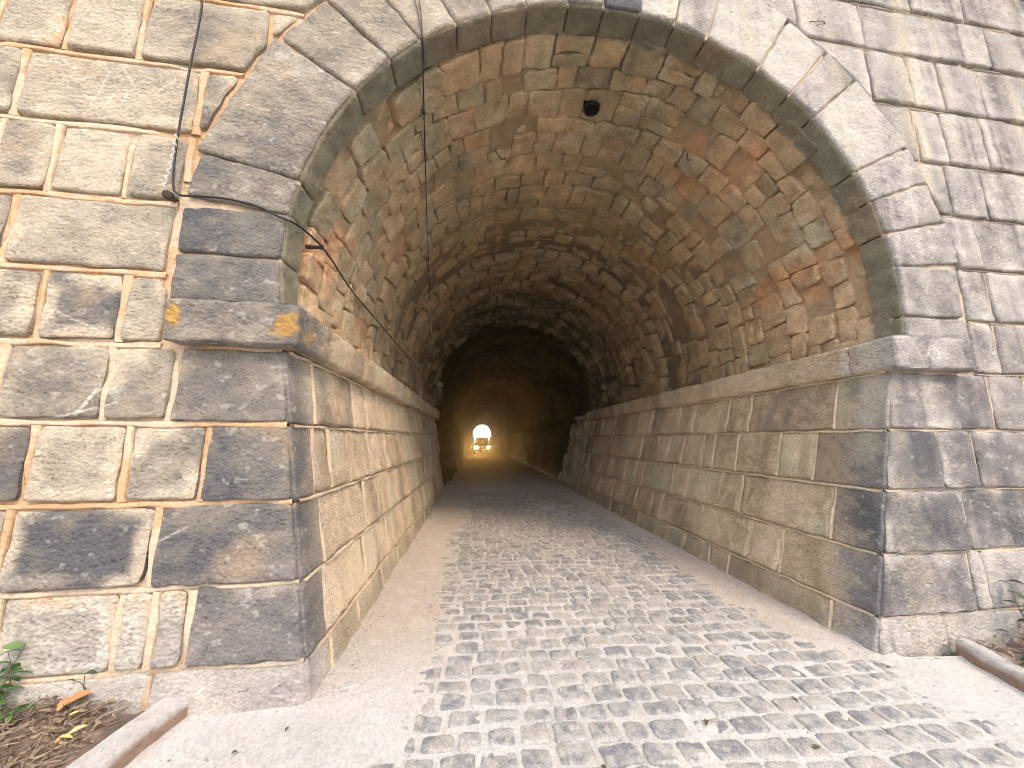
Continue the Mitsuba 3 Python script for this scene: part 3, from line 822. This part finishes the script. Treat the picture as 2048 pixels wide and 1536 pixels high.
# ------------------------------------------------------------------ bare rock tunnel beyond the lining, the hill above it
def rock():
    prof = []
    for a in np.radians(np.linspace(-8, 188, 44)): prof.append((XC + .12 + 2.95 * math.cos(a), ZC + .10 + 3.05 * math.sin(a)))
    Lb = [(float(XL(z)) - .12, z) for z in np.linspace(2.3, -.25, 12)]
    Rb = [(float(XR(z)) + .35, z) for z in np.linspace(-.25, 2.3, 12)]
    prof = np.array(Rb + prof + Lb)
    ys = np.r_[np.arange(END - .15, 24, .22), np.arange(24, 46, .5), np.arange(46, 93.5, 1.2)]
    I, Y = np.meshgrid(np.arange(len(prof)), ys, indexing='ij')
    px, pz = prof[I.ravel(), 0], prof[I.ravel(), 1]; y = Y.ravel()
    cx, cz = XC, 2.2
    n = np.c_[cx - px, cz - pz]; n /= np.linalg.norm(n, axis=1)[:, None]
    P = np.c_[px, y, pz]
    am = np.clip((y - END) / 1.2, 0, 1)
    rg = lambda f_, k_: .5 - 2 * np.abs(nz(P, f_, k_))
    d = am * (.08 + .24 * nz(P, .45, 61) + .22 * rg(.8, 62) + .14 * rg(2.1, 63) + .07 * nz(P, 6, 64))
    narrow = 1 - .16 * np.clip((y - 60) / 30, 0, 1)
    px = XC + (px - XC) * narrow - .1 * np.clip((y - 60) / 30, 0, 1); pz = pz * (1 - .06 * np.clip((y - 60) / 30, 0, 1))
    v = np.c_[px + n[:, 0] * d, y, np.where(pz > .1, pz + n[:, 1] * d, pz)]
    m = len(ys)
    i, j = np.meshgrid(np.arange(len(prof) - 1), np.arange(m - 1), indexing='ij')
    a = (i * m + j).ravel(); b = a + m
    f = np.vstack([np.c_[a, b, b + 1], np.c_[a, b + 1, a + 1]])
    return v, f, np.tile([.4, .5], (len(v), 1))
add('rock_tunnel', shape(rock(), 'm_rock'), label='dark rough bore cut through bare rock beyond the stone lining', category='tunnel')

def hill():
    xs = np.linspace(-70, 75, 60); ys = np.linspace(1.25, 93, 50)
    def top(x, y):
        P = np.c_[x, y, 0 * x]
        return 7.7 + 9 * np.clip((y - 1) / 18, 0, 1) * np.clip((93 - y) / 14, 0, 1) - .12 * np.clip(np.abs(x - 2) - 14, 0, 60) ** 1.0 + 2.2 * np.clip((y - 2) / 4, 0, 1) * nz(P, .2, 71)
    g = grid(xs, ys, lambda x, y: np.c_[x, y, np.maximum(top(x, y), .2)])
    parts = [g]
    for yy in (1.25, 93.):
        tp = np.maximum(top(xs, np.full_like(xs, yy)), .2)
        poly = Polygon([(xs[0], -.3)] + list(zip(xs, tp)) + [(xs[-1], -.3)]).difference(opening(-.4, .30) if yy < 5 else opening(-.4, -.1))
        vv, ff = trimesh.creation.triangulate_polygon(poly, engine='earcut')
        parts.append((np.c_[vv[:, 0], np.full(len(vv), yy), vv[:, 1]], ff, np.tile([.4, .5], (len(vv), 1))))
    for xx in (xs[0], xs[-1]):
        tp = np.maximum(top(np.full_like(ys, xx), ys), .2)
        q = np.vstack([np.c_[np.full_like(ys, xx), ys, tp], np.c_[np.full_like(ys, xx), ys, tp * 0 - .3]])
        k = len(ys); i = np.arange(k - 1)
        parts.append((q, np.vstack([np.c_[i, i + 1, i + k], np.c_[i + 1, i + k + 1, i + k]]), np.tile([.4, .5], (len(q), 1))))
    return joined(parts)
add('hill', shape(hill(), 'm_hill', False), kind='structure')

# ------------------------------------------------------------------ kerbs and planting beds
def kerb(p0, p1, w, h, label, seed):
    p0, p1 = np.array(p0), np.array(p1)
    L = np.linalg.norm(p1 - p0); d = (p1 - p0) / L; nrm = np.array([d[1], -d[0]])
    u = np.linspace(0, L, int(L / .03))
    prof = np.array([(-.5, -.06), (-.5, .55), (-.46, .82), (-.36, .96), (-.2, 1.), (0, 1.), (.2, 1.), (.36, .96), (.46, .82), (.5, .55), (.5, -.06)]) * (w, h)
    U, I = np.meshgrid(u, np.arange(len(prof)), indexing='ij')
    px, pz = prof[I, 0], prof[I, 1]
    e = np.clip(np.minimum(U, 3) / .06, 0, 1); e = np.sqrt(1 - (1 - e) ** 2)
    px = px * (.35 + .65 * e); pz = pz * (.75 + .25 * e)
    q = np.c_[U.ravel(), px.ravel(), pz.ravel() + seed]
    px = px + (.016 * nz(q, 7, 81) + .008 * nz(q, 20, 82)).reshape(U.shape); pz = pz + (.014 * nz(q, 6, 83) + .008 * nz(q, 22, 84)).reshape(U.shape)
    xy = p0 + U.reshape(-1, 1) * d + px.reshape(-1, 1) * nrm
    vv = np.c_[xy, pz.ravel()]; m = len(prof); n = len(u); f = []
    for a in range(n - 1):
        for c in range(m - 1):
            k0 = a * m + c
            f += [[k0, k0 + 1, k0 + m], [k0 + 1, k0 + m + 1, k0 + m]]
    vv = np.vstack([vv, vv[:m].mean(0), vv[-m:].mean(0)])
    for c in range(m - 1):
        f += [[c, c + 1, len(vv) - 2], [(n - 1) * m + c + 1, (n - 1) * m + c, len(vv) - 1]]
    add('kerb', shape((vv, np.array(f), np.tile([.4, .5], (len(vv), 1))), 'm_concrete'), label=label, category='kerb')
kerb((-1.455, .02), (-1.70, -1.7), .16, .12, 'rounded pale concrete kerb beside the bed of dead leaves', 1)
kerb((3.97, .12), (3.30, -1.9), .125, .12, 'straight concrete kerb with earth-stained side below the right part of the portal', 2)

def bed_mesh(xa, xb, ya, hgt, seed):
    def fn(u, v):
        x = xa + (xb - xa) * u
        lo = ya
        y = lo + (K * x + .03 - lo) * v
        P = np.c_[x, y, 0 * x]
        z = hgt(x, y) + .05 * nz(P, 2, seed) + .04 * nz(P, 7, seed + 1) + .02 * nz(P, 18, seed + 2)
        return np.c_[x, y, z]
    return grid(np.linspace(0, 1, 90), np.linspace(0, 1, 90), fn)
bedL = lambda x, y: .05 + .09 * np.clip((-1.55 - x) / .5, 0, 1) * np.clip((y + .75) / .6, .2, 1)
bedR = lambda x, y: .03 + .16 * np.clip((x - 4.2) / .8, 0, 1.3)
kl = lambda y: -1.475 + (.0 - y) * -.144           # kerb line x at y
# each bed is cut off along its kerb
def cut_bed(xa, ya, hgt, seed, side):
    def fn(u, v):
        y0 = ya + (.12 - ya) * v
        xk = (-1.475 - .144 * (0 - y0)) if side < 0 else (3.97 + (.12 - y0) * -.332)
        x = xa + (xk - xa) * u
        y = np.minimum(y0, K * x + .03)
        P = np.c_[x, y, 0 * x]
        z = hgt(x, y) + .05 * nz(P, 2, seed) + .04 * nz(P, 7, seed + 1) + .02 * nz(P, 18, seed + 2)
        return np.c_[x, y, z]
    return grid(np.linspace(0, 1, 120), np.linspace(0, 1, 100), fn)
add('soil_bed', shape(cut_bed(-6.5, -2.4, bedL, 91, -1), 'm_soil'), kind='structure')
add('soil_bed', shape(cut_bed(8.0, -2.4, bedR, 95, 1), 'm_soil'), kind='structure')

# ------------------------------------------------------------------ leaves
def leaf(c, length, width, yaw, pitch, roll, curl=.3, uvr=None, n=5):
    t = np.linspace(0, 1, n)
    wv = width * np.sin(np.pi * (t * .92 + .04)) ** .8 * .5
    v, f = [], []
    for a, w in zip(t, wv):
        z = -curl * length * (a - .4) ** 2
        v += [(a * length - length / 2, -w, z + curl * w * .9), (a * length - length / 2, 0, z), (a * length - length / 2, w, z + curl * w * .9)]
    for i in range(n - 1):
        for j in range(2):
            k = i * 3 + j
            f += [[k, k + 3, k + 1], [k + 1, k + 3, k + 4]]
    v = np.array(v)
    R = trimesh.transformations.euler_matrix(roll, pitch, yaw, 'sxyz')[:3, :3]
    return v @ R.T + np.asarray(c), np.array(f), np.tile([.5, rng.random() if uvr is None else uvr], (len(v), 1))

def litter(n, fx, fy, hz, size):
    out = []
    for _ in range(n):
        x, y = fx(), fy()
        if y > K * x - .03: continue
        L = rng.uniform(*size)
        out.append(leaf((x, y, float(hz(np.array([x]), np.array([y]))[0]) + rng.uniform(.005, .05)), L, L * rng.uniform(.14, .5), rng.uniform(0, 6.28), rng.normal(0, .35), rng.normal(0, .5), rng.uniform(-.8, .9), n=4))
    return joined(out)
def xleft():
    return rng.uniform(-3.4, -1.66)
add('leaf_litter', shape(litter(2200, xleft, lambda: rng.uniform(-.95, -.08), bedL, (.018, .07)), 'm_leaf_dry'), label='dead brown leaves and stalks covering the bed left of the portal', category='leaf litter', kind='stuff')
add('leaf_litter', shape(litter(2600, lambda: rng.uniform(3.95, 6.2), lambda: rng.uniform(-1.1, .3), lambda x, y: np.where(x < 3.98 - .33 * (.1 - y), -1, bedR(x, y)), (.025, .075)), 'm_leaf_grey'), label='grey purplish leaf debris on the earth right of the portal', category='leaf litter', kind='stuff')

def stalks(n):
    out = []
    for _ in range(n):
        x, y = rng.uniform(-3.0, -1.66), rng.uniform(-.8, -.12)
        z = float(bedL(np.array([x]), np.array([y]))[0]) + rng.uniform(.01, .04)
        a, L = rng.uniform(0, 6.28), rng.uniform(.05, .16)
        d = np.array([math.cos(a), math.sin(a), rng.uniform(-.15, .3)]) * L
        p0 = np.array([x, y, z])
        if max(p0[1], (p0 + d)[1]) > K * x - .03: continue
        out.append(tube(spline([p0, p0 + d * .5 + rng.normal(0, .008, 3), p0 + d], 5), rng.uniform(.0012, .0028), 4, (.5, rng.random())))
    return joined(out)
add('dry_grass', shape(stalks(700), 'm_leaf_grey'), label='thin grey dry stalks tangled over the left bed', category='dry grass', kind='stuff')

def one(key, part, m, label, cat, group=None):
    lab = {'label': label, 'category': cat}
    if group: lab['group'] = group
    return add(key, shape(part, m), **lab)
one('dry_leaf', joined([leaf((-1.91, -.17, .19), .10, .055, .4, -.45, .4, .5), leaf((-1.96, -.18, .17), .07, .045, 1.4, -.5, .2, .6)]), 'm_leaf_orange', 'large curled orange-brown dead leaf against the foot of the left portal wall', 'leaf')
one('dry_leaf', joined([leaf((-1.75, -.33, .135), .065, .028, .5, -.3, .3, .3), leaf((-1.77, -.36, .125), .06, .018, .1, .1, .3, .5), leaf((-1.79, -.37, .12), .05, .016, 1.9, .1, .3, .5)]), 'm_leaf_yellow', 'bright yellow dead leaf lying on the brown litter', 'leaf')
one('dry_leaf', leaf((-1.87, -.22, .145), .04, .017, .7, -.1, .3, .2), 'm_leaf_yellow', 'small pale yellow leaf in the litter below the wall', 'leaf')
spots = [(-.65, 3.56, 'dark leaf on the sand below the left wall, nearest of two on that strip'), (-.62, 5.06, 'small dark leaf far down the sand strip at the foot of the left wall'), (-.40, 2.65, 'dark speck of leaf on the sand left of the setts'),
         (3.12, 3.27, 'curled leaf on the sand strip along the right wall'), (1.06, 2.31, 'dark leaf in the middle of the setts under the vault'), (2.39, 1.70, 'dark leaf on the right part of the setts under the arch'),
         (1.58, -.39, 'brown leaf on a grey sett, right of the centre in front of the arch'), (2.25, -.25, 'brown leaf in a gap between setts in front of the right pier'), (2.53, -.53, 'slim dark leaf between setts at the lower right'),
         (3.2, .0, 'small leaf on pale dust close to the foot of the right pier'), (-.76, -.25, 'black leaf fragment on the bare dust in front of the left pier'), (1.42, .64, 'tiny dark leaf on the setts straight below the arch'),
         (2.05, -.6, 'dark leaf at the very front edge of the setts, right of centre'), (.9, -.62, 'dark leaf at the front edge on a bluish sett left of centre'), (-.95, -.38, 'dry twig-like leaf on dust beside the left kerb')]
for x, y, lab in spots:
    z = float(road_z(np.array([x]), np.array([y]))[0])
    L = rng.uniform(.035, .065)
    one('fallen_leaf', leaf((x, y, z + .014), L, L * .4, rng.uniform(0, 6), rng.normal(0, .2), rng.normal(0, .3), .5), 'm_leaf_dry' if y > 0 else 'm_stem', lab, 'leaf', 'dead leaves scattered on the road')

peb = []
for q in range(520):
    y = rng.uniform(-1.2, 7) if q % 3 else rng.uniform(-1.3, .5)
    sd = rng.random()
    x = (float(XL(0)) + .03 + abs(rng.normal(0, .16))) if sd < .4 else (float(XR(0)) - .03 - abs(rng.normal(0, .14))) if sd < .75 else rng.uniform(-1.2, 3.5)
    if y < K * x + .02: x = rng.uniform(-1.35, 3.6)
    r_ = rng.uniform(.003, .009) * (1.3 if rng.random() < .2 else 1)
    m_ = trimesh.creation.icosphere(subdivisions=1)
    v_ = np.array(m_.vertices) * (1 + .5 * nz(np.array(m_.vertices) + q, 1.5, 3))[:, None] * (r_, r_ * rng.uniform(.6, 1), r_ * .6)
    peb.append((v_ + (x, y, float(road_z(np.array([x]), np.array([y]))[0]) + r_ * .3), np.array(m_.faces), np.tile([rng.random() * .9, rng.random()], (len(v_), 1))))
add('gravel', shape(joined(peb), 'm_sett'), label='fine gravel and crumbs of stone along the feet of the walls', category='gravel', kind='stuff')

def plant(key, base, stems, m, label, cat='plant', lean=(0, 0), leaf_len=(.06, .1), n=5, hgt=.25, wid=.5, spread=.12, hang=0.):
    base = np.asarray(base, float)
    labels[numbered_peek(key)] = {'label': label, 'category': cat}
    root = numbered(key)
    for s in range(stems):
        tip = base + np.array([lean[0] + rng.normal(0, spread), lean[1] + rng.normal(0, spread * .5), hgt * rng.uniform(.7, 1.15)])
        midp = (base + tip) / 2 + np.array([rng.normal(0, .02), rng.normal(0, .02), .02 + hang])
        pts = spline([base + np.array([rng.normal(0, .01), 0, 0]), midp, tip], 9)
        add(root + '__stem', shape(tube(pts, np.linspace(.0035, .0015, 9), 5), 'm_stem'))
        for k in range(n):
            q = pts[2 + (k * 6) // max(1, n - 1)]
            L = rng.uniform(*leaf_len); yaw = rng.uniform(0, 6.28)
            off = np.array([math.cos(yaw), math.sin(yaw), .1]) * L * .5
            add(root + '__leaf', shape(leaf(q + off, L, L * wid, yaw, rng.normal(.1, .3), rng.normal(0, .4), .35, n=6), m))
def numbered_peek(key):
    k = used.get(key, -1) + 1
    return key if k == 0 else f'{key}_{k:03d}'
plant('wild_plant', (-2.32, -.20, .12), 6, 'm_leaf_green', 'leafy green weed at the left edge in front of the portal wall', hgt=.30, n=6, leaf_len=(.05, .09), lean=(.0, 0), spread=.07)
plant('wild_plant', (-2.18, -.24, .13), 3, 'm_leaf_green', 'pale green low weed lying on the brown leaves', hgt=.08, n=5, leaf_len=(.04, .06), lean=(.03, .0), spread=.04)
plant('seedling', (-1.89, -.15, .15), 2, 'm_leaf_dark', 'single dark green seedling at the foot of the left wall', hgt=.13, n=2, leaf_len=(.04, .055), lean=(-.04, 0), spread=.02, wid=.7)
plant('wild_plant', (4.56, .05, .13), 5, 'm_leaf_dark', 'dark green weed at the right edge against the portal wall', hgt=.32, n=6, leaf_len=(.06, .11), spread=.10)
plant('wild_plant', (3.95, -.28, .08), 4, 'm_leaf_dark', 'grassy dark weed behind the right kerb', hgt=.14, n=6, leaf_len=(.07, .12), wid=.2, spread=.06)
plant('hanging_plant', (6.35, .24, 6.62), 4, 'm_leaf_dark', 'dark green sprig hanging from the top of the right portal wall', hgt=-.14, n=7, leaf_len=(.09, .15), lean=(-.12, -.08), spread=.16, wid=.42)
plant('wall_sprig', (3.42, .13, 5.66), 2, 'm_leaf_dark', 'tiny withered sprig growing from the joint above the arch', hgt=-.05, n=4, leaf_len=(.015, .035), lean=(.12, -.03), spread=.03)

# ------------------------------------------------------------------ cables and ironwork
def yfront(x, z, off): return (x, K * x - off, z)
EYE_Y = EYE[1]
pA = [(-1.875, 4.92, .10), (-1.83, 4.84, .10), (-1.80, 4.70, .10), (-1.81, 4.54, .09), (-1.83, 4.28, .08), (-1.84, 3.82, .08), (-1.85, 3.62, .07), (-1.845, 3.43, .07), (-1.835, 3.30, .07), (-1.80, 3.225, .07), (-1.55, 3.24, .06), (-1.32, 3.21, .05), (-1.13, 3.13, .05)]
vw = lambda y, a, r_: (XC + r_ * math.cos(math.radians(a)), y, ZC + r_ * math.sin(math.radians(a)))
inner = [vw(.10, 173.9, 2.50), vw(.30, 173.9, 2.48), vw(1.2, 174.9, 2.50), vw(3.3, 174.7, 2.50), vw(6.8, 174.6, 2.5), vw(9.05, 170.8, 2.52)]
labels['cable'] = {'label': 'black cable running down the portal wall and along the left side of the vault', 'category': 'cable'}
used['cable'] = 0
add('cable__strand', shape(tube(spline([yfront(*q) for q in pA] + inner, 160), .0075, 7), 'm_cable'))
tw = spline([yfront(-1.852, 3.70, .075), yfront(-1.858, 3.52, .075), yfront(-1.872, 3.36, .075), yfront(-1.88, 3.27, .075)], 60)
ph = np.linspace(0, 16 * math.pi, 60)
add('cable__white_tape', shape(tube(tw + .008 * np.c_[np.cos(ph), np.sin(ph), 0 * ph], .006, 5), 'm_tape'), label='white tape twisted round the lower end of the hanging cable')
# hanging wire from the arch edge to the far end of the ledge
B0, B1 = np.array([-.245, -.06, 4.79]), np.array([-1.06, 9.05, 3.36])
s = np.linspace(0, 1, 60)
W = B0 + (B1 - B0) * s[:, None]; W[:, 2] -= .12 * 4 * s * (1 - s) * .5
W[:, 0] -= .05 * 4 * s * (1 - s)
labels['wire'] = {'label': 'thin wire hanging across the vault from the arch edge to the far rope knot', 'category': 'wire'}
used['wire'] = 0
add('wire__near_span', shape(tube(W[:27], .0062, 6), 'm_cable'))
add('wire__far_span', shape(tube(W[26:], .0085, 6), 'm_wire'), label='paler far half of the hanging wire')
for dx in (-.045, .0):
    add('wire__riser', shape(tube(spline([B0, (-.262 + dx * .5, K * -.26 - .05, 5.0), (-.305 + dx, K * -.3 - .05, 5.3), (-.33 + dx * 1.3, K * -.3 - .05, 6.2)], 24), .0042, 6), 'm_cable'))

def iron_pin(p, d, rad, label):
    p, d = np.asarray(p, float), np.asarray(d, float); d /= np.linalg.norm(d)
    pts = np.array([p, p + d * .03, p + d * .08, p + d * .10])
    root = numbered('iron_pin')
    labels[root] = {'label': label, 'category': 'pin'}
    add(root + '__shaft', shape(tube(pts, [rad * .8, rad * .8, rad * .8, rad * .7], 10), 'm_iron'))
    add(root + '__head', shape(tube(np.array([p + d * .095, p + d * .10, p + d * .125, p + d * .13]), [rad * .9, rad * 1.25, rad * 1.25, rad * .9], 12), 'm_iron'))
iron_pin((-1.90, K * -1.9 + .02, 5.0), (.25, -1, -.28), .026, 'rusty iron pin holding the cable near the top of the portal wall')
iron_pin((-1.865, K * -1.86 + .02, 3.235), (.25, -1, -.25), .024, 'rusty iron pin where the black cable turns towards the tunnel')
# bracket with a clip
labels['cable_bracket'] = {'label': 'small rusty bracket clipping the cable just inside the arch', 'category': 'bracket'}
used['cable_bracket'] = 0
q0 = np.array(vw(.28, 174.3, 2.60)); q1 = np.array(vw(.28, 174.0, 2.48))
add('cable_bracket__arm', shape(tube(np.array([q0, (q0 + q1) / 2, q1]), [.018, .016, .013], 8), 'm_iron'))
th = np.linspace(0, 2 * math.pi, 17)
add('cable_bracket__clip', shape(tube(q1 + .018 * np.c_[np.cos(th) * .6, 0 * th, np.sin(th)], .006, 6), 'm_iron'))
# hooks in the vault
for a, y, L, lab in ((113, 1.6, .10, 'thin bent iron hook left of the crown of the vault'), (59, 1.2, .09, 'short bent iron hook right of the crown of the vault')):
    p = np.array(vw(y, a, 2.62)); inw = np.array([XC - p[0], 0, ZC - p[2]]); inw /= np.linalg.norm(inw)
    pts = spline([p, p + inw * .09, p + inw * .12 + np.array([.03, .03, 0]), p + inw * .11 + np.array([L * .7, .05, 0]), p + inw * .07 + np.array([L, .05, 0])], 18)
    add('iron_hook', shape(tube(pts, .006, 6), 'm_iron'), label=lab, category='hook')
# knotted rope at the far end of the left ledge
kp = np.array(vw(9.0, 170.2, 2.44))
th = np.linspace(0, 4 * math.pi, 50)
labels['rope'] = {'label': 'frayed pale rope knotted at the far end of the left ledge', 'category': 'rope'}
used['rope'] = 0
add('rope__knot', shape(tube(kp + np.c_[.10 * np.cos(th) + .05 * np.sin(th / 2), .05 * np.sin(th * 1.5), .05 * np.sin(th) + .02 * th / 6], .022, 7), 'm_rope'))
for k in range(5):
    e = kp + np.array([.04 * k - .06, rng.normal(0, .04), -.42 - .08 * rng.random()])
    add('rope__strand', shape(tube(spline([kp, (kp + e) / 2 + np.array([rng.normal(0, .03), 0, .05]), e], 10), np.linspace(.012, .006, 10), 5), 'm_rope'))

# ------------------------------------------------------------------ the vehicle with its lights on, far down the tunnel
def car():
    r = 'oncoming_car'
    labels[r] = {'label': 'dark tall car with both headlights on driving through the far end of the tunnel', 'category': 'car'}
    cx, y = .80, 37.0
    w = .86
    body = hull([(cx + s * a, y + b, z) for s in (-1, 1) for a, b, z in ((w * .86, 0, .42), (w * .80, -.02, .62), (w * .84, .06, .92), (w * .98, .3, .35), (w, .5, .6), (w * .98, .5, .98), (w * .95, 1.1, 1.08), (w, 4.1, .4), (w, 4.1, .95), (w * .9, 4.35, .6), (w * .95, 3.2, 1.1))])
    add(r + '__body', shape(body, 'm_car', 30) if False else mikit.ply((body[0], body[1]), 'm_car', smooth=False))
    cab = hull([(cx + s * a, y + b, z) for s in (-1, 1) for a, b, z in ((w * .92, 1.0, 1.05), (w * .76, 1.75, 1.72), (w * .66, 1.9, 1.80), (w * .70, 3.7, 1.80), (w * .78, 3.9, 1.66), (w * .92, 4.2, 1.05))])
    add(r + '__cabin', mikit.ply((cab[0], cab[1]), 'm_car', smooth=False))
    ws = hull([(cx + s * a, y + b, z) for s in (-1, 1) for a, b, z in ((w * .82, 1.08, 1.12), (w * .68, 1.72, 1.68), (w * .82, 1.05, 1.12), (w * .68, 1.69, 1.68))])
    add(r + '__windscreen', mikit.ply((ws[0], ws[1]), 'm_glass', smooth=False))
    gr = boxpart(cx - .42, cx + .42, y - .05, y + .02, .6, .76, .01)
    add(r + '__grille', mikit.ply((gr[0], gr[1]), 'm_tyre', smooth=False))
    bp = boxpart(cx - .80, cx + .80, y - .08, y + .1, .38, .54, .03)
    add(r + '__bumper', mikit.ply((bp[0], bp[1]), 'm_tyre', smooth=False))
    for s in (-1, 1):
        for b in (.75, 3.35):
            m = trimesh.creation.cylinder(.35, .24, sections=24); m.apply_transform(trimesh.transformations.rotation_matrix(math.pi / 2, [0, 1, 0])); m.apply_translation((cx + s * .76, y + b, .355))
            add(r + '__wheel', mikit.ply(m, 'm_tyre', smooth=30))
        mr = boxpart(cx + s * 1.0 - .1, cx + s * 1.0 + .1, y + 1.1, y + 1.2, 1.1, 1.26, .02)
        add(r + '__mirror', mikit.ply((mr[0], mr[1]), 'm_car', smooth=False))
        th = np.linspace(0, 2 * math.pi, 25)[:-1]
        lx, lz = cx + s * .62, .76
        rad = .20 if s < 0 else .13
        v = np.vstack([[(lx, y - .10, lz)], np.c_[lx + rad * np.cos(th), np.full(24, y - .085), lz + .8 * rad * np.sin(th)]])
        i = np.arange(24)
        f = np.c_[np.zeros(24, int), 1 + i, 1 + (i + 1) % 24]
        n = np.cross(v[f[0, 1]] - v[f[0, 0]], v[f[0, 2]] - v[f[0, 0]])
        if n[1] > 0: f = f[:, ::-1]
        pr_ = [(rad * 1.02, -.08), (rad * 1.02, -.42), (rad * 1.16, -.42), (rad * 1.16, -.02)]
        hv = np.vstack([np.c_[lx + q_ * np.cos(th), np.full(24, y + d_), lz + .8 * q_ * np.sin(th)] for q_, d_ in pr_])
        hf = np.vstack([np.vstack([np.c_[a_ + i, a_ + (i + 1) % 24, a_ + 24 + i], np.c_[a_ + (i + 1) % 24, a_ + 24 + (i + 1) % 24, a_ + 24 + i]]) for a_ in (0, 24, 48)])
        add(r + '__added_beam_hood', mikit.ply((hv, hf), 'm_tyre', smooth=False))  # tube added in front of the lamp to block its sideways light
        add(r + '__headlight', {**mikit.ply((v, f), 'm_tyre', smooth=False), 'emitter': {'type': 'area', 'radiance': {'type': 'rgb', 'value': [LAMP * 1.0, LAMP * .54, LAMP * .15]}}})
LAMP = 140.
car()
